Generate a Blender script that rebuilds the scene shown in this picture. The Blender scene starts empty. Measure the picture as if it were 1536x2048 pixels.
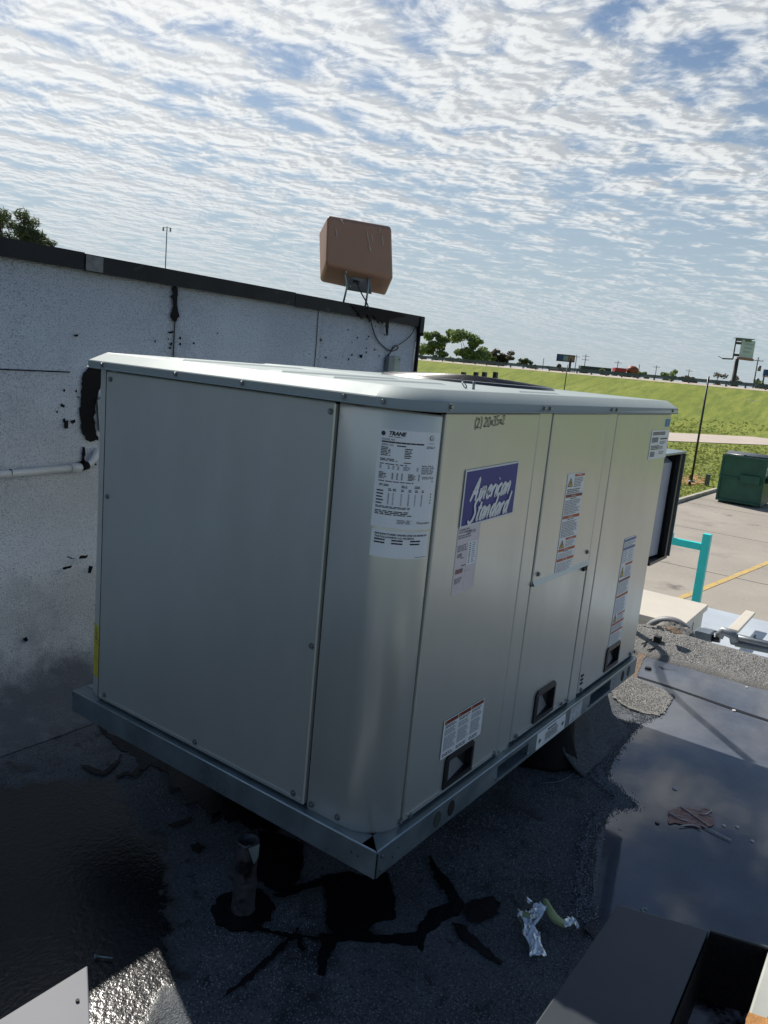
import bpy, math, random
from mathutils import Vector, Matrix, noise
random.seed(7)
S = bpy.context.scene
C = S.collection
PI = math.pi
# ------------------------------------------------------------------ camera
FPX = 1579.44
CAM = Vector((-1.4941, -0.9706, 1.2035))
YAW, PITCH, ROLL = 0.6112, -0.1880, 0.0946
fw = Vector((math.cos(YAW)*math.cos(PITCH), math.sin(YAW)*math.cos(PITCH), math.sin(PITCH)))
r0 = fw.cross(Vector((0, 0, 1))).normalized()
u0 = r0.cross(fw)
RT = r0*math.cos(ROLL) + u0*math.sin(ROLL)
UP = -r0*math.sin(ROLL) + u0*math.cos(ROLL)
cd = bpy.data.cameras.new('camera')
cam = bpy.data.objects.new('camera', cd)
C.objects.link(cam)
M4 = Matrix((RT, UP, -fw)).transposed().to_4x4()
M4.translation = CAM
cam.matrix_world = M4
cd.sensor_fit = 'VERTICAL'; cd.sensor_height = 36.0
cd.lens = FPX/2048*36
cd.clip_start = 0.05; cd.clip_end = 8000
S.camera = cam
S.render.resolution_x = 768; S.render.resolution_y = 1024

# ------------------------------------------------------------------ sun + sky + exposure
SUN_AZ = math.atan2(0.925, 0.38)
SUN_EL = math.radians(45)
SUND = Vector((math.cos(SUN_AZ)*math.cos(SUN_EL), math.sin(SUN_AZ)*math.cos(SUN_EL), math.sin(SUN_EL)))
sl = bpy.data.lights.new('sun', 'SUN'); sl.energy = 4.2; sl.angle = math.radians(0.53); sl.color = (1.0, 0.95, 0.87)
so = bpy.data.objects.new('sun', sl); C.objects.link(so)
so.rotation_euler = SUND.to_track_quat('Z', 'Y').to_euler()
S.view_settings.view_transform = 'Standard'; S.view_settings.look = 'None'
S.view_settings.gamma = 1; S.view_settings.use_curve_mapping = False
S.view_settings.exposure = 0.45

W = bpy.data.worlds.new('World'); S.world = W; W.use_nodes = True
wt = W.node_tree; wt.nodes.clear()
def wn(t, **k):
    n = wt.nodes.new(t)
    for a, b in k.items(): setattr(n, a, b)
    return n
def wl(a, b): wt.links.new(a, b)
def wmath(op, a, b=None, c=None, clamp=False):
    n = wn('ShaderNodeMath', operation=op, use_clamp=clamp)
    for i, v in enumerate((a, b, c)):
        if v is None: continue
        if isinstance(v, (int, float)): n.inputs[i].default_value = v
        else: wl(v, n.inputs[i])
    return n.outputs[0]
def wmix(f, a, b, bt='MIX'):
    n = wn('ShaderNodeMix', data_type='RGBA', blend_type=bt)
    for s, v in ((n.inputs[0], f), (n.inputs[6], a), (n.inputs[7], b)):
        if isinstance(v, (int, float)): s.default_value = v
        elif isinstance(v, tuple): s.default_value = (*v, 1)
        else: wl(v, s)
    return n.outputs[2]
sky = wn('ShaderNodeTexSky', sky_type='NISHITA', sun_disc=False, sun_elevation=SUN_EL,
         sun_rotation=PI/2 - SUN_AZ, altitude=10, air_density=1.0, dust_density=0.5, ozone_density=1.5)
tc = wn('ShaderNodeTexCoord')
sx = wn('ShaderNodeSeparateXYZ'); wl(tc.outputs['Generated'], sx.inputs[0])
zc = wmath('MAXIMUM', sx.outputs[2], 0.012)
zc = wmath('ADD', zc, 0.035)
px_ = wmath('DIVIDE', sx.outputs[0], zc); py_ = wmath('DIVIDE', sx.outputs[1], zc)
cp = wn('ShaderNodeCombineXYZ'); wl(px_, cp.inputs[0]); wl(py_, cp.inputs[1])
mp = wn('ShaderNodeMapping', vector_type='TEXTURE'); wl(cp.outputs[0], mp.inputs[0])
mp.inputs['Rotation'].default_value = (0, 0, math.radians(-14))
mp.inputs['Scale'].default_value = (1.30, 0.72, 1)
def wnoise(vec, scale, detail, rough, dist=0.0, loc=None):
    n = wn('ShaderNodeTexNoise'); n.inputs['Scale'].default_value = scale
    n.inputs['Detail'].default_value = detail; n.inputs['Roughness'].default_value = rough
    n.inputs['Distortion'].default_value = dist
    if loc:
        a = wn('ShaderNodeVectorMath', operation='ADD'); wl(vec, a.inputs[0]); a.inputs[1].default_value = loc; vec = a.outputs[0]
    wl(vec, n.inputs['Vector']); return n.outputs[0]
nC = wnoise(cp.outputs[0], 0.33, 2, 0.5, 0.0, (2.2, 8.3, 0))
sd = wn('ShaderNodeVectorMath', operation='DOT_PRODUCT'); wl(tc.outputs['Generated'], sd.inputs[0]); sd.inputs[1].default_value = SUND
def density(off):
    """altocumulus in long rolls; off shifts the sample point on the cloud deck"""
    a = wn('ShaderNodeVectorMath', operation='ADD'); wl(cp.outputs[0], a.inputs[0]); a.inputs[1].default_value = off
    m1 = wn('ShaderNodeMapping', vector_type='TEXTURE'); wl(a.outputs[0], m1.inputs[0]); m1.inputs['Rotation'].default_value = (0, 0, math.radians(-14)); m1.inputs['Scale'].default_value = (1.9, 0.70, 1)
    m2 = wn('ShaderNodeMapping', vector_type='TEXTURE'); wl(a.outputs[0], m2.inputs[0]); m2.inputs['Rotation'].default_value = (0, 0, math.radians(-20)); m2.inputs['Scale'].default_value = (0.95, 1.05, 1)
    n1 = wnoise(m1.outputs[0], 1.9, 4, 0.5, 0.3)
    n2 = wnoise(m2.outputs[0], 5.0, 12, 0.60, 0.25, (7, 3, 0))
    return wmath('ADD', wmath('MULTIPLY', n1, 0.36), wmath('MULTIPLY', n2, 0.64))
d0 = density((0, 0, 0)); d1 = density((0.030*math.cos(SUN_AZ), 0.030*math.sin(SUN_AZ), 0))
dens = wmath('ADD', d0, wmath('MULTIPLY', wmath('SUBTRACT', nC, 0.5), 0.22))
# more cloud on the sun side of the view, thinner away from it and overhead
dens = wmath('ADD', dens, wmath('MULTIPLY', wmath('SUBTRACT', sd.outputs['Value'], 0.66), 0.16))
dens = wmath('SUBTRACT', dens, wmath('MULTIPLY', wmath('MAXIMUM', wmath('SUBTRACT', sx.outputs[2], 0.34), 0.0), 0.55))
mr = wn('ShaderNodeMapRange', interpolation_type='SMOOTHSTEP'); wl(dens, mr.inputs[0])
mr.inputs[1].default_value = 0.402; mr.inputs[2].default_value = 0.575
alpha = mr.outputs[0]
lit = wn('ShaderNodeMapRange', interpolation_type='SMOOTHSTEP'); wl(wmath('SUBTRACT', d0, d1), lit.inputs[0]); lit.inputs[1].default_value = -0.045; lit.inputs[2].default_value = 0.04
thick = wn('ShaderNodeMapRange'); wl(dens, thick.inputs[0]); thick.inputs[1].default_value = 0.50; thick.inputs[2].default_value = 0.68
shade = wmath('MULTIPLY', wmath('SUBTRACT', 1.0, lit.outputs[0]), 0.85); shade = wmath('ADD', shade, wmath('MULTIPLY', thick.outputs[0], 0.25), clamp=True)
ccol = wmix(shade, (0.71, 0.73, 0.73), (0.36, 0.39, 0.42))
glow = wmath('POWER', wmath('MAXIMUM', sd.outputs['Value'], 0.0), 6.0)
gcol = wmix(wmath('MULTIPLY', glow, 0.65, clamp=True), ccol, (0.98, 0.97, 0.95))
# horizon haze
hz = wn('ShaderNodeMapRange', interpolation_type='SMOOTHSTEP'); wl(sx.outputs[2], hz.inputs[0])
hz.inputs[1].default_value = 0.0; hz.inputs[2].default_value = 0.24; hz.inputs[3].default_value = 0.22; hz.inputs[4].default_value = 0.97
alpha2 = wmath('MULTIPLY', alpha, hz.outputs[0])
bg1 = wn('ShaderNodeBackground'); bg1.inputs[1].default_value = 0.085
tint = wmix(1.0, sky.outputs[0], (0.72, 0.73, 0.73), 'MULTIPLY')
hzf = wn('ShaderNodeMapRange', interpolation_type='SMOOTHERSTEP'); wl(sx.outputs[2], hzf.inputs[0])
hzf.inputs[1].default_value = -0.01; hzf.inputs[2].default_value = 0.42; hzf.inputs[3].default_value = 0.88; hzf.inputs[4].default_value = 0.0
tint = wmix(hzf.outputs[0], tint, (3.8, 4.6, 5.2)); wl(tint, bg1.inputs[0])
bg2 = wn('ShaderNodeBackground'); bg2.inputs[1].default_value = 0.92; wl(gcol, bg2.inputs[0])
msh = wn('ShaderNodeMixShader'); wl(alpha2, msh.inputs[0]); wl(bg1.outputs[0], msh.inputs[1]); wl(bg2.outputs[0], msh.inputs[2])
wo = wn('ShaderNodeOutputWorld'); wl(msh.outputs[0], wo.inputs[0])

# ------------------------------------------------------------------ measuring helpers: a pixel of the photograph met with a known plane
def ray(x, y): return fw + RT*((x-768)/FPX) - UP*((y-1024)/FPX)
def hit(x, y, ax, v):
    d = ray(x, y); k = 'xyz'.index(ax)
    return CAM + d*((v-CAM[k])/d[k])
def at(x, y, depth): return CAM + ray(x, y)*depth

# ------------------------------------------------------------------ materials
MATS = {}
def mat(name, col, rough=0.6, metal=0.0, vary=0.12, vscale=6.0, bump=0.0, bscale=60.0, bdist=0.01, spec=0.5,
        spots=None, rvar=0.0, coat=0.0, coord='Object', aniso=None):
    """Principled material with procedural tone variation, relief and optional spots (colour, scale, lo, hi, roughness)."""
    m = bpy.data.materials.new(name); m.use_nodes = True; t = m.node_tree
    b = t.nodes['Principled BSDF']; L = t.links.new
    b.inputs['Roughness'].default_value = rough; b.inputs['Metallic'].default_value = metal
    b.inputs['Specular IOR Level'].default_value = spec
    b.inputs['Coat Weight'].default_value = coat
    co = t.nodes.new('ShaderNodeTexCoord'); vec = co.outputs[coord]
    if aniso:
        mpn = t.nodes.new('ShaderNodeMapping'); mpn.inputs['Scale'].default_value = aniso; L(vec, mpn.inputs[0]); vec = mpn.outputs[0]
    n = t.nodes.new('ShaderNodeTexNoise'); n.inputs['Scale'].default_value = vscale; n.inputs['Detail'].default_value = 6
    n.inputs['Roughness'].default_value = 0.6; L(vec, n.inputs['Vector'])
    mx = t.nodes.new('ShaderNodeMix'); mx.data_type = 'RGBA'; L(n.outputs[0], mx.inputs[0])
    mrg = t.nodes.new('ShaderNodeMapRange'); mrg.inputs[1].default_value = 0.3; mrg.inputs[2].default_value = 0.7
    L(n.outputs[0], mrg.inputs[0]); L(mrg.outputs[0], mx.inputs[0])
    mx.inputs[6].default_value = tuple(c*(1-vary) for c in col)+(1,); mx.inputs[7].default_value = tuple(min(1, c*(1+vary)) for c in col)+(1,)
    out = mx.outputs[2]; ro = None
    for sp in (spots or []):
        sc, ss, lo, hi = sp[:4]
        n2 = t.nodes.new('ShaderNodeTexNoise'); n2.inputs['Scale'].default_value = ss; n2.inputs['Detail'].default_value = sp[5] if len(sp) > 5 else 5
        n2.inputs['Roughness'].default_value = 0.65; L(vec, n2.inputs['Vector'])
        m2 = t.nodes.new('ShaderNodeMapRange'); m2.inputs[1].default_value = lo; m2.inputs[2].default_value = hi; L(n2.outputs[0], m2.inputs[0])
        x2 = t.nodes.new('ShaderNodeMix'); x2.data_type = 'RGBA'; L(m2.outputs[0], x2.inputs[0]); L(out, x2.inputs[6]); x2.inputs[7].default_value = sc+(1,)
        out = x2.outputs[2]
        if len(sp) > 4 and sp[4] is not None:
            x3 = t.nodes.new('ShaderNodeMix'); x3.data_type = 'FLOAT'; L(m2.outputs[0], x3.inputs[0])
            if ro is None: x3.inputs[2].default_value = rough
            else: L(ro, x3.inputs[2])
            x3.inputs[3].default_value = sp[4]; ro = x3.outputs[0]
    L(out, b.inputs['Base Color'])
    if rvar and ro is None:
        m3 = t.nodes.new('ShaderNodeMapRange'); m3.inputs[1].default_value = .3; m3.inputs[2].default_value = .7
        m3.inputs[3].default_value = max(0, rough-rvar); m3.inputs[4].default_value = min(1, rough+rvar); L(n.outputs[0], m3.inputs[0]); ro = m3.outputs[0]
    if ro is not None: L(ro, b.inputs['Roughness'])
    if bump:
        n3 = t.nodes.new('ShaderNodeTexNoise'); n3.inputs['Scale'].default_value = bscale; n3.inputs['Detail'].default_value = 4; L(vec, n3.inputs['Vector'])
        bm = t.nodes.new('ShaderNodeBump'); bm.inputs['Strength'].default_value = bump; bm.inputs['Distance'].default_value = bdist
        L(n3.outputs[0], bm.inputs['Height']); L(bm.outputs[0], b.inputs['Normal'])
    MATS[name] = m; return m
paint = mat('painted_steel', (0.585, 0.60, 0.56), 0.29, 0.50, 0.05, 1.2, 0.35, 2.3, 0.012, rvar=0.06,
            spots=[((0.53, 0.545, 0.505), 2.8, 0.45, 0.75, 0.38, 8)], aniso=(1, 1, .45))
paint_side = paint
galv = mat('galvanised_steel', (0.24, 0.295, 0.32), 0.36, 0.6, 0.22, 9, 0.05, 30, 0.004, rvar=0.12)
capm = mat('roof_cap_steel', (0.30, 0.35, 0.345), 0.60, 0.12, 0.06, 3, 0.04, 4, 0.02, rvar=0.05)
screwm = mat('screw_zinc', (0.32, 0.33, 0.33), 0.35, 0.9, 0.2, 80)
gapm = mat('dark_gap', (0.01, 0.011, 0.012), 0.7)
blackp = mat('black_plastic', (0.012, 0.013, 0.015), 0.38, 0, 0.2, 30)
greyp = mat('pocket_plastic', (0.17, 0.18, 0.21), 0.5)
labelw = mat('label_white', (0.88, 0.90, 0.92), 0.38, 0, 0.03, 8)
labelp = mat('label_pinkish', (0.76, 0.68, 0.70), 0.45, 0, 0.07, 12)
labely = mat('label_yellow', (0.62, 0.55, 0.01), 0.45, 0, 0.06, 12)
inkm = mat('ink_black', (0.02, 0.02, 0.025), 0.5)
inkg = mat('ink_grey', (0.22, 0.24, 0.28), 0.5)
inkr = mat('ink_orange', (0.52, 0.10, 0.02), 0.5)
inkdr = mat('ink_dark_red', (0.22, 0.025, 0.012), 0.5)
inkb = mat('ink_blue', (0.09, 0.17, 0.38), 0.5)
inky = mat('ink_yellow', (0.75, 0.50, 0.05), 0.5)
signb = mat('sign_blue', (0.030, 0.034, 0.26), 0.5, 0, 0.1, 14)
signw = mat('sign_white', (0.82, 0.84, 0.86), 0.4)
stickb = mat('sticker_blue', (0.02, 0.2, 0.5), 0.4)
roofm = mat('granulated_membrane', (0.092, 0.104, 0.118), 0.80, 0, 0.35, 5, 1.0, 230, 0.010,
            spots=[((0.22, 0.24, 0.26), 150, 0.55, 0.66, None, 3), ((0.012, 0.013, 0.017), 3.2, 0.56, 0.70, 0.42, 8), ((0.012, 0.013, 0.016), 13, 0.57, 0.64, 0.5, 9), ((0.03, 0.035, 0.04), 90, .54, .66, None, 4)])
def wet_mask():
    """standing wet film on the roof where the photograph shows it: left of a curved shore line"""
    t = roofm.node_tree; L = t.links.new; b = t.nodes['Principled BSDF']
    co = t.nodes.new('ShaderNodeTexCoord'); sp = t.nodes.new('ShaderNodeSeparateXYZ'); L(co.outputs['Object'], sp.inputs[0])
    def M(op, a, c=None, cl=False):
        n = t.nodes.new('ShaderNodeMath'); n.operation = op; n.use_clamp = cl
        for i, v in enumerate((a, c)):
            if v is None: continue
            if isinstance(v, (int, float)): n.inputs[i].default_value = v
            else: L(v, n.inputs[i])
        return n.outputs[0]
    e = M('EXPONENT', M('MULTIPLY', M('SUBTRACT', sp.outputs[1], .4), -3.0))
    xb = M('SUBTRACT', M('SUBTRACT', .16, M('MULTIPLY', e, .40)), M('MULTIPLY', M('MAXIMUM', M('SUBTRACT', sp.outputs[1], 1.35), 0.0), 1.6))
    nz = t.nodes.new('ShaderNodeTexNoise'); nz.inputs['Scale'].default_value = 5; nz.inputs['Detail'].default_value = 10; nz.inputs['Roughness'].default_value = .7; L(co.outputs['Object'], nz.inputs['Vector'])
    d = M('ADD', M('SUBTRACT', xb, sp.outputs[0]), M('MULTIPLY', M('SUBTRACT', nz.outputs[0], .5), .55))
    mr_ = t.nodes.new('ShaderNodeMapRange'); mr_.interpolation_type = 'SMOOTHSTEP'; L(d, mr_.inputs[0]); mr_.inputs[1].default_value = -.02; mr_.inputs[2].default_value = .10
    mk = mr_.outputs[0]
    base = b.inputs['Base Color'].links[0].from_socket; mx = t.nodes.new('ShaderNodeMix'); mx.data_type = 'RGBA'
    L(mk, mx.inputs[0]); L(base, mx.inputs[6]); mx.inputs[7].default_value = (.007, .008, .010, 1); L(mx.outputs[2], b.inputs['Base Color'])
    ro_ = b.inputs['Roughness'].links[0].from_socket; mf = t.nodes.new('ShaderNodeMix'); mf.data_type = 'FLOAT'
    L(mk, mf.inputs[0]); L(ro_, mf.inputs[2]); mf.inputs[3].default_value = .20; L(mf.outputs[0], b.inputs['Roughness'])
    # coarse wet pebbling
    n2 = t.nodes.new('ShaderNodeTexNoise'); n2.inputs['Scale'].default_value = 75; n2.inputs['Detail'].default_value = 3; L(co.outputs['Object'], n2.inputs['Vector'])
    b2 = t.nodes.new('ShaderNodeBump'); b2.inputs['Distance'].default_value = .0017; L(M('MULTIPLY', mk, .9), b2.inputs['Strength']); L(n2.outputs[0], b2.inputs['Height'])
    old = b.inputs['Normal'].links[0].from_node; L(M('SUBTRACT', .9, M('MULTIPLY', mk, .85)), old.inputs['Strength']); L(old.outputs[0], b2.inputs['Normal']); L(b2.outputs[0], b.inputs['Normal'])
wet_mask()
roofl = mat('light_granules', (0.20, 0.19, 0.175), 0.85, 0, 0.3, 12, 1.0, 190, 0.012,
            spots=[((0.50, 0.50, 0.48), 330, 0.55, 0.62, None, 2), ((0.05, 0.05, 0.05), 260, 0.60, 0.66, None, 2)])
wallm = mat('wall_membrane', (0.66, 0.70, 0.74), 0.85, 0, 0.12, 2.2, 1.0, 190, 0.008,
            spots=[((0.30, 0.33, 0.37), 170, 0.50, 0.66, None, 4), ((0.25, 0.28, 0.33), 2.6, 0.58, 0.85, None, 8)])
def base_darken():
    """darkens the wall membrane towards its foot, with a ragged edge"""
    t = wallm.node_tree; L = t.links.new; b = t.nodes['Principled BSDF']
    co = t.nodes.new('ShaderNodeTexCoord'); sp = t.nodes.new('ShaderNodeSeparateXYZ'); L(co.outputs['Object'], sp.inputs[0])
    nz = t.nodes.new('ShaderNodeTexNoise'); nz.inputs['Scale'].default_value = 3.2; nz.inputs['Detail'].default_value = 9; nz.inputs['Roughness'].default_value = .7; L(co.outputs['Object'], nz.inputs['Vector'])
    a = t.nodes.new('ShaderNodeMath'); a.operation = 'MULTIPLY_ADD'; L(nz.outputs[0], a.inputs[0]); a.inputs[1].default_value = -.55; L(sp.outputs[2], a.inputs[2])
    m_ = t.nodes.new('ShaderNodeMapRange'); m_.interpolation_type = 'SMOOTHSTEP'; L(a.outputs[0], m_.inputs[0]); m_.inputs[1].default_value = -.40; m_.inputs[2].default_value = -.66; m_.inputs[3].default_value = 0; m_.inputs[4].default_value = .88
    x = t.nodes.new('ShaderNodeMix'); x.data_type = 'RGBA'; L(m_.outputs[0], x.inputs[0]); L(b.inputs['Base Color'].links[0].from_socket, x.inputs[6]); x.inputs[7].default_value = (.055, .065, .08, 1); L(x.outputs[2], b.inputs['Base Color'])
base_darken()
tarm = mat('roof_tar', (0.004, 0.004, 0.006), 0.5, 0, 0.3, 30, 0.5, 60, 0.006, spec=.28, spots=[((0.08, 0.08, 0.09), 300, 0.70, 0.74, None, 2)])
tarw = mat('wall_tar', (0.004, 0.004, 0.006), 0.7, 0, 0.3, 30, 0.5, 60, 0.006, spec=.2)
wetm = mat('wet_membrane', (0.020, 0.021, 0.024), 0.10, 0, 0.5, 6, 0.25, 70, 0.004, rvar=0.07,
           spots=[((0.05, 0.055, 0.06), 9, 0.58, 0.75, 0.30, 8)])
pudm = mat('puddle_water', (0.098, 0.108, 0.132), 0.05, 0, 0.30, 3.0, 0.06, 9, 0.004, spec=0.55,
           spots=[((0.045, 0.047, 0.058), 1.7, 0.45, 0.75, 0.05, 8), ((0.13, 0.125, 0.13), 2.6, 0.60, 0.80, 0.20, 9), ((0.02, 0.022, 0.028), 40, 0.66, 0.70, 0.3, 4)])
mudm = mat('brown_silt', (0.17, 0.115, 0.07), 0.5, 0, 0.35, 40, 0.6, 80, 0.01)
copem = mat('coping_metal', (0.012, 0.014, 0.019), 0.55, 0.0, 0.3, 7, 0.15, 14, 0.01, spec=.25, spots=[((0.10, 0.085, 0.07), 11, 0.62, 0.75, 0.6, 8)])
tanm = mat('antenna_tan', (0.25, 0.135, 0.09), 0.5, 0, 0.07, 5, 0.1, 40, 0.002)
scratch = mat('scratch_white', (0.62, 0.60, 0.58), 0.6)
cablem = mat('cable_black', (0.012, 0.013, 0.016), 0.45)
pvcm = mat('pvc_white', (0.62, 0.65, 0.66), 0.35, 0, 0.08, 14)
conduitm = mat('conduit_grey', (0.27, 0.29, 0.30), 0.4, 0.2, 0.15, 10)
flexm = mat('flex_grey', (0.20, 0.205, 0.21), 0.5)
boxg = mat('box_grey', (0.16, 0.19, 0.22), 0.5, 0.3, 0.2, 9)
tanbox = mat('tan_cabinet', (0.60, 0.55, 0.46), 0.5, 0, 0.06, 3)
canopym = mat('canopy_sheet', (0.50, 0.55, 0.60), 0.4, 0.15, 0.10, 1.5, spots=[((0.33, 0.34, 0.34), 4, 0.6, 0.8, 0.6, 8)])
concm = mat('lot_concrete', (0.33, 0.295, 0.25), 0.85, 0, 0.14, 0.35, 0.4, 25, 0.02,
            spots=[((0.19, 0.17, 0.15), 0.55, 0.55, 0.78, None, 9), ((0.40, 0.36, 0.31), 9, 0.55, 0.75, None, 6), ((0.12, 0.11, 0.10), 1.1, 0.62, 0.74, None, 9)])
kerbm = mat('kerb_concrete', (0.42, 0.39, 0.33), 0.85, 0, 0.2, 2.5, 0.4, 30, 0.01)
pathm = mat('path_concrete', (0.47, 0.40, 0.34), 0.85, 0, 0.12, 0.6)
jointm = mat('joint_dark', (0.09, 0.08, 0.07), 0.9, 0, 0.3, 3)
yelm = mat('yellow_line', (0.56, 0.38, 0.10), 0.8, 0, 0.15, 3, spots=[((0.35, 0.30, 0.22), 7, 0.47, 0.62, None, 8)])
tealm = mat('teal_paint', (0.012, 0.66, 0.66), 0.35, 0, 0.06, 8)
greenm = mat('dumpster_green', (0.012, 0.085, 0.058), 0.45, 0.1, 0.25, 2.2, 0.3, 3, 0.02, spots=[((0.03, 0.07, 0.055), 5, 0.6, 0.8, 0.6, 8)])
lidm = mat('dumpster_lid', (0.05, 0.052, 0.06), 0.35)
asph = mat('highway_asphalt', (0.16, 0.155, 0.15), 0.9, 0, 0.1, 0.5)
railm = mat('guardrail_steel', (0.060, 0.085, 0.095), 0.5, 0.6, 0.25, 1.5)
postm = mat('guardrail_post', (0.10, 0.11, 0.10), 0.7, 0, 0.2, 4)
woodm = mat('pole_wood', (0.13, 0.11, 0.09), 0.9, 0, 0.2, 4)
bbm = mat('billboard_frame', (0.05, 0.045, 0.045), 0.7)
bbw = mat('billboard_pale', (0.52, 0.60, 0.68), 0.6, 0, 0.08, 0.5)
bbb = mat('billboard_blue', (0.02, 0.06, 0.20), 0.6, 0, 0.4, 0.6)
bbred = mat('billboard_skirt', (0.30, 0.15, 0.11), 0.7)
trd = mat('trailer_dark', (0.02, 0.035, 0.04), 0.5)
trr = mat('trailer_red', (0.40, 0.03, 0.04), 0.5)
tro = mat('mixer_orange', (0.26, 0.07, 0.025), 0.5)
whitem = mat('white_paint', (0.75, 0.75, 0.74), 0.5)
barkm = mat('bark', (0.10, 0.08, 0.06), 0.9, 0, 0.3, 5, 0.5, 20, 0.03)
foilm = mat('crumpled_foil', (0.82, 0.86, 0.90), 0.33, 0.95, 0.1, 60, 0.6, 90, 0.006)
insul = mat('foam_green', (0.40, 0.48, 0.24), 0.8, 0, 0.15, 40, 0.4, 120, 0.004)
scrapm = mat('peeled_paint', (0.24, 0.085, 0.07), 0.4, 0, 0.4, 26, 0.5, 60, 0.01, spots=[((0.30, 0.26, 0.27), 30, 0.62, 0.70, None, 6)])
platem = mat('cover_plate', (0.040, 0.048, 0.058), 0.42, 0.1, 0.2, 4, 0.1, 10, 0.004)
lidgrey = mat('grey_lid', (0.17, 0.175, 0.19), 0.65, 0.0, 0.05, 6)
rustm = mat('rust_orange', (0.42, 0.20, 0.06), 0.8, 0, 0.4, 18, 0.5, 60, 0.01)
wpanel = mat('white_weathered', (0.40, 0.41, 0.37), 0.5, 0, 0.15, 8)
pipem = mat('vent_pipe_lead', (0.075, 0.075, 0.082), 0.5, 0.3, 0.3, 20, 0.6, 40, 0.01, spots=[((0.008, 0.008, 0.01), 14, 0.48, 0.56, 0.35, 8)])
stainm = mat('orange_soil', (0.30, 0.17, 0.06), 0.9, 0, 0.3, 3)
def leafmat(name, col, col2):
    m = bpy.data.materials.new(name); m.use_nodes = True; t = m.node_tree; b = t.nodes['Principled BSDF']
    g = t.nodes.new('ShaderNodeNewGeometry'); cr = t.nodes.new('ShaderNodeMix'); cr.data_type = 'RGBA'
    t.links.new(g.outputs['Random Per Island'], cr.inputs[0]); cr.inputs[6].default_value = col+(1,); cr.inputs[7].default_value = col2+(1,)
    t.links.new(cr.outputs[2], b.inputs['Base Color']); b.inputs['Roughness'].default_value = 0.6
    b.inputs['Subsurface Weight'].default_value = 0.0
    tr = t.nodes.new('ShaderNodeBsdfTranslucent'); t.links.new(cr.outputs[2], tr.inputs[0])
    ms = t.nodes.new('ShaderNodeMixShader'); ms.inputs[0].default_value = 0.35
    t.links.new(b.outputs[0], ms.inputs[1]); t.links.new(tr.outputs[0], ms.inputs[2])
    t.links.new(ms.outputs[0], t.nodes['Material Output'].inputs[0]); return m
leafg = leafmat('leaf_green', (0.16, 0.23, 0.08), (0.28, 0.35, 0.15))
leafd = leafmat('leaf_dark', (0.07, 0.10, 0.05), (0.15, 0.19, 0.10))
leafb = leafmat('leaf_brownish', (0.07, 0.07, 0.035), (0.12, 0.10, 0.06))
leafy = leafmat('leaf_yellow', (0.13, 0.17, 0.03), (0.20, 0.24, 0.06))
# grass sheet
grassm = bpy.data.materials.new('mown_grass'); grassm.use_nodes = True
def _g():
    t = grassm.node_tree; b = t.nodes['Principled BSDF']; L = t.links.new; b.inputs['Roughness'].default_value = 0.9
    b.inputs['Specular IOR Level'].default_value = 0.1
    co = t.nodes.new('ShaderNodeTexCoord'); vec = co.outputs['Object']
    def no(sc, det, mpn=None):
        n = t.nodes.new('ShaderNodeTexNoise'); n.inputs['Scale'].default_value = sc; n.inputs['Detail'].default_value = det; n.inputs['Roughness'].default_value = .65
        v = vec
        if mpn:
            m_ = t.nodes.new('ShaderNodeMapping'); m_.inputs['Rotation'].default_value = (0, 0, mpn[0]); m_.inputs['Scale'].default_value = mpn[1]; L(v, m_.inputs[0]); v = m_.outputs[0]
        L(v, n.inputs['Vector']); return n.outputs[0]
    def mix(f, a, bb):
        x = t.nodes.new('ShaderNodeMix'); x.data_type = 'RGBA'; L(f, x.inputs[0])
        for i, c in ((6, a), (7, bb)):
            if isinstance(c, tuple): x.inputs[i].default_value = c+(1,)
            else: L(c, x.inputs[i])
        return x.outputs[2]
    def rng(v, lo, hi):
        x = t.nodes.new('ShaderNodeMapRange'); x.inputs[1].default_value = lo; x.inputs[2].default_value = hi; L(v, x.inputs[0]); return x.outputs[0]
    c1 = mix(rng(no(0.09, 8), .35, .65), (0.200, 0.240, 0.045), (0.275, 0.300, 0.070))
    c2 = mix(rng(no(1.0, 6, (-1.37, (0.05, 0.9, 1))), .42, .62), c1, (0.145, 0.19, 0.042))
    c3 = mix(rng(no(3.0, 8), .55, .75), c2, (0.34, 0.335, 0.14))
    c4 = mix(rng(no(9.0, 6), .50, .70), c3, (0.13, 0.175, 0.035))
    L(c4, b.inputs['Base Color'])
    bm = t.nodes.new('ShaderNodeBump'); bm.inputs['Strength'].default_value = 1; bm.inputs['Distance'].default_value = 0.07
    L(no(6.0, 8), bm.inputs['Height']); L(bm.outputs[0], b.inputs['Normal'])
_g()

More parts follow.
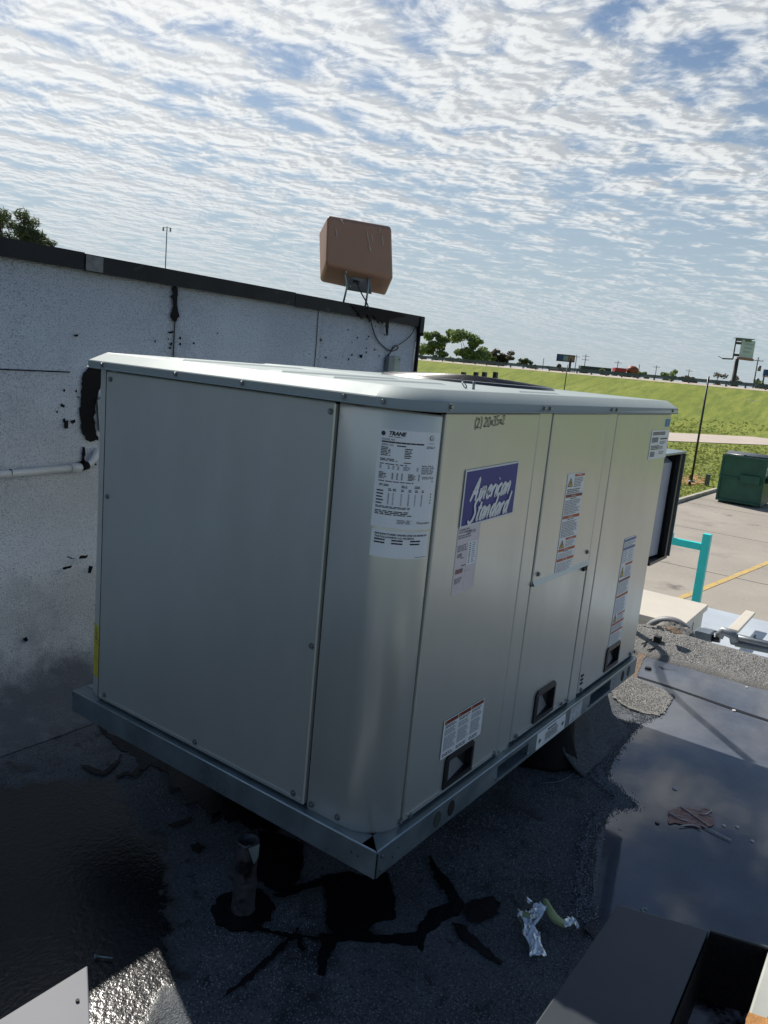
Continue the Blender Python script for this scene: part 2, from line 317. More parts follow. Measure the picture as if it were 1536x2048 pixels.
# ------------------------------------------------------------------ mesh builder
class MB:
    def __init__(s): s.v = []; s.f = []; s.m = []; s.sm = []
    def add(s, vs, fs, mi=0, smooth=False):
        o = len(s.v); s.v += [Vector(v) for v in vs]
        for f in fs: s.f.append([o+i for i in f]); s.m.append(mi); s.sm.append(smooth)
        return s
    def box(s, a, b, mi=0):
        x0, y0, z0 = a; x1, y1, z1 = b
        return s.add([(x0,y0,z0),(x1,y0,z0),(x1,y1,z0),(x0,y1,z0),(x0,y0,z1),(x1,y0,z1),(x1,y1,z1),(x0,y1,z1)],
              [(3,2,1,0),(4,5,6,7),(0,1,5,4),(1,2,6,5),(2,3,7,6),(3,0,4,7)], mi)
    def bar(s, p, q, w, h, up=(0,0,1), mi=0):
        p = Vector(p); q = Vector(q); d = (q-p).normalized(); u = Vector(up)
        a = d.cross(u)
        if a.length < 1e-4: a = d.cross(Vector((1,0,0)))
        a.normalize(); b = a.cross(d); vs = []
        for e in (p, q):
            for i, j in ((-1,-1),(1,-1),(1,1),(-1,1)): vs.append(e + a*(w/2*i) + b*(h/2*j))
        return s.add(vs, [(0,1,2,3),(7,6,5,4),(0,4,5,1),(1,5,6,2),(2,6,7,3),(3,7,4,0)], mi)
    def tube(s, pts, r, n=10, mi=0, cap=True):
        pts = [Vector(p) for p in pts]; rs = r if isinstance(r, (list, tuple)) else [r]*len(pts)
        o = len(s.v); prev = None
        for i, p in enumerate(pts):
            d = (pts[min(i+1, len(pts)-1)] - pts[max(i-1, 0)]).normalized()
            if prev is None:
                a = d.cross(Vector((0,0,1)));
                if a.length < 1e-3: a = d.cross(Vector((1,0,0)))
            else: a = prev - d*prev.dot(d)
            a.normalize(); prev = a; b = d.cross(a)
            for k in range(n): s.v.append(p + (a*math.cos(2*PI*k/n) + b*math.sin(2*PI*k/n))*rs[i])
        for i in range(len(pts)-1):
            for k in range(n):
                s.f.append([o+i*n+k, o+i*n+(k+1) % n, o+(i+1)*n+(k+1) % n, o+(i+1)*n+k]); s.m.append(mi); s.sm.append(True)
        if cap:
            s.f.append([o+k for k in range(n)][::-1]); s.m.append(mi); s.sm.append(False)
            e = o+(len(pts)-1)*n; s.f.append([e+k for k in range(n)]); s.m.append(mi); s.sm.append(False)
        return s
    def poly(s, pts, thick, nrm=(0,0,1), mi=0):
        """closed outline extruded by thick along nrm"""
        n = len(pts); nv = Vector(nrm)*thick; o = len(s.v)
        s.v += [Vector(p) for p in pts] + [Vector(p)+nv for p in pts]
        s.f.append([o+n+i for i in range(n)]); s.m.append(mi); s.sm.append(False)
        for i in range(n):
            j = (i+1) % n; s.f.append([o+i, o+j, o+n+j, o+n+i]); s.m.append(mi); s.sm.append(False)
        return s
    def build(s, name, mats, parent=None, bevel=0, seg=2, data_only=False):
        me = bpy.data.meshes.new(name); me.from_pydata([tuple(v) for v in s.v], [], s.f)
        for m in (mats if isinstance(mats, (list, tuple)) else [mats]): me.materials.append(m)
        me.polygons.foreach_set('material_index', s.m); me.polygons.foreach_set('use_smooth', s.sm); me.update()
        o = bpy.data.objects.new(name, me); C.objects.link(o)
        if parent is not None:
            o.parent = parent; o.matrix_parent_inverse = Matrix.Translation(-parent.location) if parent.type == 'EMPTY' else Matrix.Identity(4)
        if bevel:
            b = o.modifiers.new('bevel', 'BEVEL'); b.width = bevel; b.segments = seg; b.limit_method = 'ANGLE'; b.angle_limit = math.radians(40)
        return o
def tag(o, label=None, cat=None, group=None, kind=None):
    for k, v in (('label', label), ('category', cat), ('group', group), ('kind', kind)):
        if v: o[k] = v
    return o
def thing(name, loc, label, cat, group=None):
    o = bpy.data.objects.new(name, None); C.objects.link(o); o.location = loc; o.empty_display_size = 0.1
    return tag(o, label, cat, group)
def dup(root, loc, label=None):
    r = root.copy(); C.objects.link(r); r.location = loc
    if label: r['label'] = label
    for ch in list(root.children):
        c = ch.copy(); C.objects.link(c); c.parent = r
        for g in ch.children:
            d = g.copy(); C.objects.link(d); d.parent = c
    return r
def jag(pts, sub=6, amp=0.006, seed=0, ax=(0,1)):
    """break up an outline into irregular short edges"""
    out = []; rnd = random.Random(seed)
    for i in range(len(pts)):
        a = Vector(pts[i]); b = Vector(pts[(i+1) % len(pts)])
        n = max(2, int(min(sub, (b-a).length/0.012)))
        for k in range(n):
            p = a.lerp(b, k/n); q = p.copy()
            for c in ax: q[c] += rnd.gauss(0, amp)*(1 if k else 0.5)
            out.append(q)
    return out

def smooth(pts, n=6):
    out = []; P_ = [pts[0]]+list(pts)+[pts[-1]]
    for i in range(1, len(P_)-2):
        for k in range(n):
            t = k/n; a, b_, c, d = P_[i-1], P_[i], P_[i+1], P_[i+2]
            out.append(.5*((2*b_)+(-a+c)*t+(2*a-5*b_+4*c-d)*t*t+(-a+3*b_-3*c+d)*t*t*t))
    out.append(pts[-1]); return out
smooth0 = smooth
# ================================================================== GROUND AND HIGHWAY EMBANKMENT
ZG = -3.05
HP = Vector((114.6, 21.0)); HU = Vector((0.20, 0.98)).normalized(); HV = Vector((HU.y, -HU.x))
def hv(x, y): return (Vector((x, y))-HP).dot(HV)          # metres beyond the guard rail (negative: our side)
def gz(v):
    pts = [(-1e6, ZG), (-24, ZG), (-21, ZG+0.25), (-4.0, 1.55), (-2.4, 1.86), (-1.9, 1.98), (16, 2.0), (22, 1.2), (44, ZG), (1e6, ZG)]
    for (a, za), (b, zb) in zip(pts, pts[1:]):
        if v <= b: return za + (zb-za)*(v-a)/(b-a)
gm = MB()
vs_ = [-3000, -600, -260, -150, -100, -70, -50, -38, -30, -26, -24, -21, -17, -13, -9, -6, -4, -2.4, -1.9, 0, 16, 22, 30, 44, 80, 160, 300, 700, 1500, 4000]
us_ = [-3000, -1200, -500, -250, -150, -100, -70, -50, -30, -15, 0, 15, 30, 50, 70, 100, 150, 250, 500, 1200, 3000]
gv = []
for u in us_:
    for v in vs_:
        p = HP + HU*u + HV*v
        gv.append((p.x, p.y, gz(v) + (0.10*noise.noise(Vector((u*.08, v*.1, 0))) if -20 < v < -3 else 0)))
nf = len(vs_)
gm.add(gv, [(i*nf+j, i*nf+j+1, (i+1)*nf+j+1, (i+1)*nf+j) for i in range(len(us_)-1) for j in range(nf-1)])
tag(gm.build('ground', grassm), 'mown green grass field rising into a highway embankment', kind='structure')
# clumpy grass cover near the lot
tf = MB(); rnd = random.Random(3)
for i in range(26000):
    x = 27 + 70*rnd.random()**1.6; y = rnd.uniform(-2, 34)*(x/60)
    if y < 7.4 and x < 36: continue
    v = hv(x, y); z = gz(v) if v < -2.6 else None
    if z is None: continue
    dp = (Vector((x, y))-Vector((64.5, 17.6))).dot(Vector((.378, .926)))
    if -1.0 < dp < 9.2: continue
    h = rnd.uniform(0.03, 0.09)*(1+x/90); a = rnd.uniform(0, 6.28); w = rnd.uniform(.03, .09)*(1+x/60)
    dx, dy = math.cos(a)*w, math.sin(a)*w
    tf.add([(x-dx, y-dy, z-.01), (x+dx, y+dy, z-.01), (x+rnd.gauss(0, .03), y+rnd.gauss(0, .03), z+h)], [(0, 1, 2)])
leafgrass = leafmat('grass_blades', (0.20, 0.25, 0.05), (0.34, 0.35, 0.12))
tag(tf.build('grass', leafgrass), 'short uneven grass tufts over the field beyond the parking lot', 'grass', kind='stuff')

# highway road surface and the concrete strip under the rail
def strip(name, v0, v1, z0, z1, u0_, u1_, m, n=1, th=None):
    b = MB(); vs = []
    for i in range(n+1):
        u = u0_+(u1_-u0_)*i/n
        for v, z in ((v0, z0), (v1, z1)):
            p = HP+HU*u+HV*v; vs.append((p.x, p.y, z))
    b.add(vs, [(2*i, 2*i+1, 2*i+3, 2*i+2) for i in range(n)]); return b.build(name, m)
tag(strip('highway_road', 1.2, 15, 2.03, 2.03, -900, 900, asph), 'highway road surface on top of the embankment', kind='structure')
tag(strip('road_shoulder', -1.95, 1.2, 1.99, 2.26, -500, 500, pathm), 'pale concrete shoulder strip under the guard rail', kind='structure')
# concrete drainage path across the field
pa, pb = Vector((64.5, 17.6)), Vector((77.0, 12.5)); pd = (pb-pa).normalized(); pn = Vector((-pd.y, pd.x))
pm = MB()
A_ = pa-pd*90; B_ = pb+pd*6
# keep the path clear of the embankment toe
pts = []
for k in range(0, 26):
    q = A_ + (pb+pd*22-A_)*k/25
    pts.append(q)
vs = []
for q in pts:
    zz = ZG+0.05
    wv = 8.2
    vs += [(q.x, q.y, zz), (q.x+pn.x*wv, q.y+pn.y*wv, zz)]
pm.add(vs, [(2*i, 2*i+2, 2*i+3, 2*i+1) for i in range(len(pts)-1)])
tag(pm.build('path', pathm), 'pale concrete drainage path crossing the grass field', kind='structure')

# ---------------- parking lot
ZL = -3.0
lot = thing('parking_lot', (18, -2, ZL), 'weathered tan concrete parking lot with dark joints', 'parking lot'); lot['kind'] = 'structure'; del lot['category']
def slab(pts, z, m, name, th=0.12, bev=0):
    b = MB(); b.poly([(x, y, z-th) for x, y in pts], th); return b.build(name, m, lot, bev)
xs = [4.5, 11.8, 18.08, 23.87, 29.6, 36.0]; ys = [-150, -80, -50, -32, -24, -16, -8, -.6, 6.9]
g = 0.02
slabs = []
for i in range(len(xs)-1):
    for j in range(len(ys)-1):
        b = MB(); x0, x1, y0, y1 = xs[i]+g, xs[i+1]-g, ys[j]+g*.6, ys[j+1]-g*.6
        if i == 4 and j == len(ys)-2: x1 = 35.0
        zz = ZL + random.uniform(-.004, .004)
        b.poly([(x0, y0, zz-.1), (x1, y0, zz-.1), (x1, y1, zz-.1), (x0, y1, zz-.1)], .1)
        b.build('slab', concm, lot, 0)
b = MB(); b.box((4.5, -150, ZL-.14), (36, 6.9, ZL-.03)); b.build('joint_bed', jointm, lot)
b = MB(); b.box((-60, -150, ZL-.14), (4.4, 40, ZL-.02)); b.build('apron', concm, lot)
# painted line
pa_, pb_ = hit(1536, 1125, 'z', ZL+.006), hit(1350, 1200, 'z', ZL+.006)
dd = (pb_-pa_).normalized(); nn = Vector((-dd.y, dd.x, 0))*.07
b = MB(); e0 = pa_-dd*6; e1 = pb_+dd*3
for k in range(14):
    p, q = e0.lerp(e1, k/14), e0.lerp(e1, (k+1)/14)
    b.add([p-nn, q-nn, q+nn, p+nn], [(0, 1, 2, 3)])
lt = b.build('painted_line', yelm, lot)
# kerb along the lot
kp = [(-8, 6.98), (28.5, 6.98), (35.08, 6.98)]
kt = thing('kerb', (28, 7, ZL), 'weathered concrete kerb between parking lot and grass', 'kerb'); kt['kind'] = 'structure'; del kt['category']
for i in range(14):
    x0 = 5+i*3.0; x1 = min(x0+2.97, 35.2)
    if x0 >= 35: break
    b = MB(); b.box((x0, 6.92, ZL-.1), (x1, 7.08, ZL+.13+random.uniform(-.01, .01))); b.build('kerb_stone', kerbm, kt, 0.025)
for i in range(13):
    y1 = 6.9-i*3.0; b = MB(); b.box((35.1, y1-2.97, ZL-.1), (35.26, y1, ZL+.12)); b.build('kerb_stone', kerbm, kt, 0.025)

# ================================================================== FAR THINGS
# guard rail
gr = thing('guard_rail', (HP.x, HP.y, 2.2), 'long dark steel guard rail along the highway on the embankment', 'guard rail')
rl = MB()
for k in range(-60, 110, 2):
    pass
u0r, u1r = -60, 190
seg = 5.4; k = 0; u = u0r
while u < u1r:
    p = HP+HU*u; q = HP+HU*(u+seg-.03)
    b = MB()
    for zc_, hh, off in ((2.84, .14, 0), (2.68, .17, -.05), (2.51, .15, 0)):
        b.bar((p.x-HV.x*(.10-off*-1), p.y-HV.y*.10, zc_), (q.x-HV.x*(.10-off*-1), q.y-HV.y*.10, zc_), .05, hh)
    b.build('rail_beam', railm, gr); u += seg
pmesh = None; u = u0r
while u < u1r:
    p = HP+HU*u
    if pmesh is None:
        b = MB(); b.box((p.x-.08, p.y-.1, 1.9), (p.x+.08, p.y+.1, 2.92)); o = b.build('post', postm, gr); pmesh = o; base = p
    else:
        o = pmesh.copy(); C.objects.link(o); o.location = (p.x-base.x, p.y-base.y, 0)
    u += 2.7

def foliage(mb, cen, rad, n, size, rnd, squash=0.8, needles=False):
    cen = Vector(cen)
    for i in range(n):
        d = Vector((rnd.gauss(0, 1), rnd.gauss(0, 1), rnd.gauss(0, 1)*squash)); d.normalize()
        p = cen + Vector((d.x*rad, d.y*rad, d.z*rad*squash))*(rnd.random()**0.45)
        a = Vector((rnd.gauss(0, 1), rnd.gauss(0, 1), rnd.gauss(0, .7))).normalized(); c = a.cross(Vector((rnd.gauss(0, 1), rnd.gauss(0, 1), rnd.gauss(0, 1)))).normalized()
        s1 = size*rnd.uniform(.6, 1.4); s2 = s1*(0.14 if needles else .7)
        mb.add([p-a*s1, p-c*s2, p+a*s1, p+c*s2], [(0, 1, 2, 3)])
def tree(name, base, h, blobs, leaf, label, group=None, seed=1, size=.5, n=350, trunk_r=.3, needles=False, cat='tree'):
    rnd = random.Random(seed); base = Vector(base)
    t = thing(name, base, label, cat, group)
    tr = MB(); hub = base+Vector((0, 0, h*.35))
    tr.tube([base-Vector((0, 0, .3)), base+Vector((rnd.gauss(0, .1), rnd.gauss(0, .1), h*.18)), hub], [trunk_r, trunk_r*.85, trunk_r*.7], 8)
    cr = MB()
    for (dx, dz, r) in blobs:     # dx: metres to the viewer's right, dz height, r radius
        c = base + Vector((r0.x*dx, r0.y*dx, dz)) + Vector((rnd.gauss(0, r*.3), rnd.gauss(0, r*.3), 0))
        mid = hub.lerp(c, .5)+Vector((rnd.gauss(0, r*.15), rnd.gauss(0, r*.15), -r*.1))
        tr.tube([hub, mid, c], [trunk_r*.5, trunk_r*.28, trunk_r*.1], 6)
        for q in range(5):
            e = c+Vector((rnd.gauss(0, r*.5), rnd.gauss(0, r*.5), rnd.gauss(0, r*.4)))
            tr.tube([mid.lerp(c, .6), e], [trunk_r*.16, trunk_r*.05], 5, cap=False)
            foliage(cr, e, r*.62, n//5, size, rnd, .75, needles)
    tr.build('trunk', barkm, t); cr.build('crown', leaf, t); return t
def far(px, D): # ground point under pixel column at a depth
    yy = 722.5+.0951*(px-768); p = at(px, yy, D); return Vector((p.x, p.y, ZG))
def hz_z(px, py, D): return at(px, py, D).z
D = 230
def tr_px(name, px, ptop, wpx, D, leaf, label, seed, n=300, lobes=7, group='trees beyond the highway', cat='tree', size=.45):
    rnd = random.Random(seed); b = far(px, D); ht = hz_z(px, ptop, D)-ZG; wd = wpx*D/FPX
    bl = []
    lo = 3.3
    for i in range(lobes):
        f = (i+.5)/lobes; z = lo+(ht-lo)*rnd.uniform(.1, .88) if i else ht*.86
        r = min(wd*.25, ht*.22)*rnd.uniform(.7, 1.2)
        bl.append(((f-.5)*wd*.9*(1.0-.45*max(0, z/ht-.5)), min(z, ht-r*.75), r))
    return tree(name, b, ht, bl, leaf, label, group, seed, size*.62, int(n*2.3), .3, cat=cat)
tr_px('tree', 872, 655, 62, 215, leafg, 'loose pale green tree nearest the end of the grey wall beyond the highway', 11, 420, 10)
tr_px('tree', 932, 656, 66, 205, leafg, 'fullest green tree beyond the highway, right of the loose pale one', 23, 520, 12)
tr_px('shrub', 846, 690, 24, 220, leafd, 'dark low shrub touching the end of the wall beyond the highway', 4, 240, 5, cat='shrub')
tr_px('shrub', 975, 712, 30, 220, leafy, 'yellow green low shrub under the fullest tree beyond the highway', 5, 240, 5, cat='shrub')
tr_px('shrub', 1000, 703, 46, 235, leafb, 'brownish rounded shrub right of the fullest tree beyond the highway', 6, 320, 7, cat='shrub')
tr_px('shrub', 1056, 716, 38, 260, leafd, 'small dark green shrub left of the small billboard', 8, 280, 6, cat='shrub')
tr_px('shrub', 1284, 738, 18, 220, leafg, 'small green shrub right of the orange truck', 9, 200, 4, cat='shrub')
tr_px('shrub', 1340, 741, 40, 260, leafg, 'low green shrub behind the guard rail between two utility poles', 10, 260, 6, cat='shrub')
tr_px('shrub', 1375, 748, 34, 270, leafb, 'thin low brownish shrub left of the big billboard pole', 12, 240, 6, cat='shrub')
tr_px('shrub', 1120, 735, 60, 300, leafb, 'thin brownish hedge shrub under the small billboard', 14, 240, 6, cat='shrub')
tr_px('shrub', 1450, 757, 60, 300, leafb, 'thin brush behind the rail at the foot of the big billboard', 15, 240, 6, cat='shrub')
tr_px('shrub', 1528, 757, 40, 280, leafg, 'green brush under the blue billboard at the right edge', 16, 240, 6, cat='shrub')
# pine behind the wall, far left
pb0 = far(35, 42)
tree('pine_tree', pb0, 11.2, [(-3.2, 9.0, .9), (-2.4, 7.0, .85), (-1.9, 8.6, .85), (-1.0, 7.4, .8), (-1.2, 9.6, .8), (-.1, 9.4, .75), (0.3, 8.3, .8), (1.0, 8.9, .6), (.2, 7.0, .8), (1.3, 7.5, .6), (2.0, 7.6, .55), (2.5, 7.0, .45), (-2.9, 9.4, .8), (-3.4, 7.8, .9), (.9, 6.3, .8), (2.1, 6.5, .6), (-.8, 6.0, .9)],
     leafd, 'dark pine tree rising behind the wall at the far left', None, 31, .20, 900, .22, needles=True)

# lamp pole behind the wall
lpb = far(325, 95); lp = thing('light_pole', lpb, 'thin tall double armed light pole behind the grey wall', 'light pole')
ztop = hz_z(325, 458, 95)
b = MB(); b.tube([lpb, (lpb.x, lpb.y, ztop)], [.085, .06], 8); b.build('pole', conduitm, lp)
for s in (-1, 1):
    b = MB(); e = Vector((lpb.x, lpb.y, ztop-.15))+Vector((r0.x, r0.y, 0))*(.42*s)
    b.bar((lpb.x, lpb.y, ztop-.1), e, .05, .05); b.box((e.x-.07, e.y-.07, e.z-.40), (e.x+.07, e.y+.07, e.z+.05)); b.build('lamp_head', conduitm, lp)

# utility poles
def upole(px, ptop, D, label, arm=True, arms=1, tf_=False):
    b0 = far(px, D); zt = hz_z(px, ptop, D); t = thing('utility_pole', b0, label, 'utility pole', 'wooden utility poles beyond the highway')
    b = MB(); b.tube([b0, (b0.x, b0.y, zt)], [.2, .13], 7); b.build('pole', woodm, t)
    rr = Vector((r0.x, r0.y, 0))
    for k in range(arms):
        c = Vector((b0.x, b0.y, zt-.8-k*1.3)); b = MB(); b.bar(c-rr*1.3, c+rr*1.3, .14, .14)
        for s in (-1.2, -.4, .4, 1.2): b.tube([c+rr*s, c+rr*s+Vector((0, 0, .3))], .05, 5)
        b.build('crossarm', woodm, t)
    if tf_:
        for dz in (3.2, 6.2, 7.8):
            c = Vector((b0.x, b0.y, zt-dz))+rr*.7; b = MB(); b.tube([c, c+Vector((0, 0, 1.3))], .38, 10); b.build('transformer', boxg, t)
upole(1083, 716, 330, 'thin utility pole left of the small billboard', arms=0)
upole(1147, 709, 300, 'utility pole just right of the small billboard, the left of a pair', arms=1)
upole(1165, 708, 300, 'utility pole right of the small billboard, the right of a pair', arms=2)
upole(1230, 721, 300, 'utility pole in front of the dark and red trailers', arms=1)
upole(1273, 728, 300, 'short utility pole above the orange truck', arms=0)
upole(1307, 730, 330, 'utility pole with one crossarm right of the orange truck', arms=1)
upole(1372, 738, 340, 'small distant utility pole midway between orange truck and big billboard', arms=1)
upole(1430, 749, 340, 'faint distant utility pole just left of the big billboard pole', arms=1)
upole(1503, 714, 190, 'tall utility pole with transformers right of the big billboard', arms=1, tf_=True)

def panel_vert(mb, c, w, h, th, yawdir, mi=0):
    """upright board centred at c, width along yawdir (unit 2d)"""
    a = Vector((yawdir[0], yawdir[1], 0)); n = Vector((-a.y, a.x, 0))
    mb.bar(c-a*w/2, c+a*w/2, th, h, (0, 0, 1), mi)
# small billboard
D = 280; b0 = far(1126, D); t = thing('billboard', b0, 'small distant billboard with dark blue picture panels above the guard rail', 'billboard')
rr = Vector((r0.x, r0.y, 0)).normalized(); zc_ = hz_z(1126, 716, D); ww = 36*D/FPX; hh = 14*D/FPX
b = MB(); b.tube([b0+rr*1.8, (b0.x+rr.x*1.8, b0.y+rr.y*1.8, zc_)], .45, 8); b.build('pole', bbm, t)
b = MB(); c = Vector((b0.x, b0.y, zc_)); b.bar(c-rr*ww/2, c+rr*ww/2, .6, hh); bd = b.build('board', bbm, t)
back = -Vector((fw.x, fw.y, 0)).normalized()
for i, mm in enumerate((bbb, bbw, bbred)):
    b = MB(); cc = c+back*.34+rr*((i-1)*ww*.31); b.bar(cc-rr*ww*.14, cc+rr*ww*.14, .06, hh*.72); b.build('picture_panel', (bbb, mat('billboard_grey', (.22, .26, .33), .6), bbred)[i], bd)
# big billboard
D = 170; b0 = far(1462, D); t = thing('billboard', b0, 'tall billboard with pale panel on a thick single pole above the highway', 'billboard')
zt = hz_z(1472, 684, D)
b = MB(); b.tube([b0, (b0.x, b0.y, zt-3.6)], [.46, .42], 12); b.build('pole', bbm, t)
k_ = D/FPX; cz = hz_z(1488, 698, D)
sdir = (rr*0.86+Vector((fw.x, fw.y, 0)).normalized()*.5).normalized()
c = Vector((b0.x, b0.y, 0))+sdir*2.7; c.z = cz
b = MB(); b.bar(c-sdir*2.1, c+sdir*2.1, .35, 3.7); bd = b.build('board', bbw, t)
bn = Vector((sdir.y, -sdir.x, 0)); bn = bn if bn.dot(back) > 0 else -bn
for i in range(3):
    b = MB(); cc = c+bn*.22+Vector((0, 0, 1.0-.8*i)); b.bar(cc-sdir*1.3, cc+sdir*(1.6-.4*i), .04, .28); b.build('lettering', mat('bb_ink%d' % i, (.36, .44, .55), .6), bd)
b = MB(); cc = c-Vector((0, 0, 2.1)); b.bar(cc-sdir*2.4, cc+sdir*2.3, .7, .5); b.build('skirt', bbred, t)
b = MB(); cc = c+Vector((0, 0, 2.05))-sdir*1.4; b.bar(cc-rr*2.1, cc+rr*1.9, 1.4, .14); b.bar(cc-rr*1.7-Vector((0,0,.35)), cc+rr*1.5-Vector((0,0,.3)), .3, .5); b.build('crown_frame', boxg, t)
b = MB(); cc = Vector((b0.x, b0.y, cz))-rr*.9
b.bar(cc-Vector((0, 0, 2.4)), cc+Vector((0, 0, 1.9)), .22, .22)
for dz in (-1.5, 1.0): b.bar(cc+Vector((0, 0, dz)), cc+rr*1.1+Vector((0, 0, dz)), .5, .5)
b.bar(cc-Vector((0, 0, 2.4)), cc-rr*2.2-Vector((0, 0, 2.5)), .35, .28); b.bar(cc-rr*2.2-Vector((0, 0, 2.5)), cc-rr*3.2-Vector((0, 0, 2.1)), .1, .1)
b.build('catwalk', bbm, t)
# blue billboard at right edge
D = 185; b0 = far(1535, D); t = thing('billboard', b0, 'blue billboard cut by the right edge of the view beside the tall utility pole', 'billboard')
zc_ = hz_z(1535, 746, D)
c = Vector((b0.x, b0.y, zc_))+rr*.6; b = MB(); b.bar(c-rr*2.6, c+rr*3.5, .4, 1.45); b.build('board', bbb, t)
b = MB(); b.bar(c-rr*2.6-Vector((0, 0, .9)), c+rr*3.5-Vector((0, 0, .9)), .5, .22); b.build('skirt', bbred, t)
for s in (-2.3, 3.0):
    b = MB(); q = c+rr*s; b.bar((q.x, q.y, ZG), (q.x, q.y, zc_-.3), .28, .28); b.build('leg', bbm, t)
# trucks on the highway
def truckbox(px0, px1, ptop, pbot, D, m, name, label, cat):
    a = at(px0, ptop, D); c = at(px1, ptop+(px1-px0)*.0951+2, D); zb = at(px0, pbot, D).z
    t = thing(name, (a.x, a.y, zb-1.0), label, cat)
    dirv = Vector((c.x-a.x, c.y-a.y, 0)); L_ = dirv.length; dirv.normalize(); n = Vector((dirv.y, -dirv.x, 0))
    zt = max(a.z, c.z)
    if m is not None:
        b = MB(); p = Vector((a.x, a.y, (zt+zb)/2)); b.bar(p, p+dirv*L_, 2.5, zt-zb); b.build('cargo_box', m, t, .06)
    for f in (.1, .18, .8, .88):
        b = MB(); q = Vector((a.x, a.y, zb-.45))+dirv*L_*f; b.tube([q-n*1.2, q+n*1.2], .48, 14); b.build('wheel', blackp, t)
    b = MB(); q = Vector((a.x, a.y, zb-.12)); b.bar(q, q+dirv*L_, 1.0, .22); b.build('chassis', bbm, t)
    return t, a, dirv, L_, zb, zt, n
t, a, dv, L_, zb, zt, n = truckbox(1160, 1220, 731, 742, 165, trd, 'semi_trailer', 'long dark semi trailer with pale curved decal on the highway', 'trailer')
b = MB(); nn_ = n if n.dot(back) > 0 else -n
arc = [Vector((a.x, a.y, zb+.1))+nn_*1.27+dv*(L_*.55+i*L_*.03)+Vector((0, 0, .75*math.sin(PI*i/10))) for i in range(11)]
for p, q in zip(arc, arc[1:]): b.bar(p, q, .02, .22)
b.build('decal', mat('decal_sand', (.45, .38, .2), .6), t)
truckbox(1228, 1250, 735, 742.5, 165, trr, 'box_truck', 'small red cargo box beside the dark semi trailer', 'truck')
t, a, dv, L_, zb, zt, n = truckbox(1254, 1277, 738, 746, 165, None, 'mixer_truck', 'orange round bodied truck at the end of the row of trucks', 'truck')
b = MB(); q = Vector((a.x, a.y, zb+.55)); b.tube([q+dv*L_*f for f in (0, .12, .35, .65, .9, 1)], [.35, .8, 1.05, 1.0, .65, .3], 14); b.build('drum', tro, t)

# slender black poles standing in the grass
def gpole(px, ptop, pbase, D, r, label):
    p = hit(px, pbase, 'z', ZG) if pbase else far(px, D); dd_ = (p-CAM).dot(fw)
    zt = at(px, ptop, D or dd_).z if not pbase else CAM.z
    if pbase:   # climb the plumb line until the top pixel
        z = ZG
        for _ in range(4000):
            q = Vector((p.x, p.y, z)); d = q-CAM; yy = 1024-FPX*d.dot(UP)/d.dot(fw)
            if yy <= ptop: break
            z += .01
        zt = z
    t = thing('slender_pole', p, label, 'pole', 'black slender poles in the grass')
    b = MB(); b.tube([p, (p.x, p.y, zt)], [r*1.1, r*.9], 8); b.build('shaft', cablem, t)
    b = MB(); b.tube([p-Vector((0, 0, .05)), p+Vector((0, 0, .1))], r*2.6, 10); b.build('foot', boxg, t); return p
pp = gpole(1382, 753, 965, None, .05, 'slender black pole in the grass left of the green dumpster')
gpole(1122, 729, 828, None, .06, 'slender black pole in the grass seen just above the cabinet roof')
b = MB(); b.poly(jag([(pp.x-1.9, pp.y-.1, ZG+.01), (pp.x-.6, pp.y-.4, ZG+.01), (pp.x+3.2, pp.y+.2, ZG+.01), (pp.x+3.5, pp.y+1.0, ZG+.01), (pp.x, pp.y+.7, ZG+.01)], 20, .12, 3), .02)
tag(b.build('bare_soil', stainm), 'orange brown bare soil patch at the foot of the pole', kind='structure')
p = hit(1413, 972, 'z', ZG); t = thing('marker_post', p, 'short grey square post in the grass by the kerb', 'post')
b = MB(); b.box((p.x-.09, p.y-.09, p.z-.05), (p.x+.09, p.y+.09, p.z+.52)); b.build('post_body', postm, t, .01)
b = MB(); b.box((p.x-.1, p.y-.1, p.z+.52), (p.x+.1, p.y+.1, p.z+.55)); b.build('post_cap', boxg, t, .005)
# litter on the slope
zl = hit(1510, 803, 'z', -.4); v = hv(zl.x, zl.y)
for D_ in range(60, 120):
    q = at(1512, 803, D_)
    if q.z < gz(hv(q.x, q.y))+.05: break
b = MB(); rnd = random.Random(4)
for k in range(7):
    o = q+Vector((rnd.uniform(-.3, .3), -1.1+.34*k, .05)); b.bar(o, o+Vector((.1, rnd.uniform(.2, .45), rnd.uniform(-.02, .08))), .25, .1)
tag(b.build('litter', whitem), 'pale crumpled litter lying on the grass slope at the right', 'litter')

# dumpster
dt = thing('dumpster', (32.2, 5.35, ZL), 'dark green front load dumpster with black plastic lid on the lot', 'dumpster')
x0, x1, y0, y1, zt = 31.3, 33.3, 4.56, 6.14, -1.12
b = MB(); zb = ZL+.08
b.add([(x0+.05, y0, zb), (x1, y0, zb), (x1, y1, zb), (x0+.05, y1, zb), (x0, y0, zt), (x1, y0, zt-.12), (x1, y1, zt-.12), (x0, y1, zt)],
      [(0, 3, 7, 4), (0, 4, 5, 1), (1, 5, 6, 2), (2, 6, 7, 3), (3, 2, 1, 0), (4, 7, 6, 5)])
b.build('body', greenm, dt, .02)
b = MB()
for (a_, c_) in (((x0-.03, y0-.03, zt-.07), (x0+.05, y1+.03, zt+.01)), ((x0, y0-.04, zt-.09), (x1, y0+.03, zt-.02))): b.box(a_, c_)
b.box((x0+.01, y0-.03, zb), (x0+.09, y0+.04, zt-.08)); b.box((x0-.02, y1-.05, zb), (x0+.06, y1+.03, zt-.08)); b.box((x0-.02, y0, zb), (x0+.05, y1, zb+.08))
b.build('rim', greenm, dt, .01)
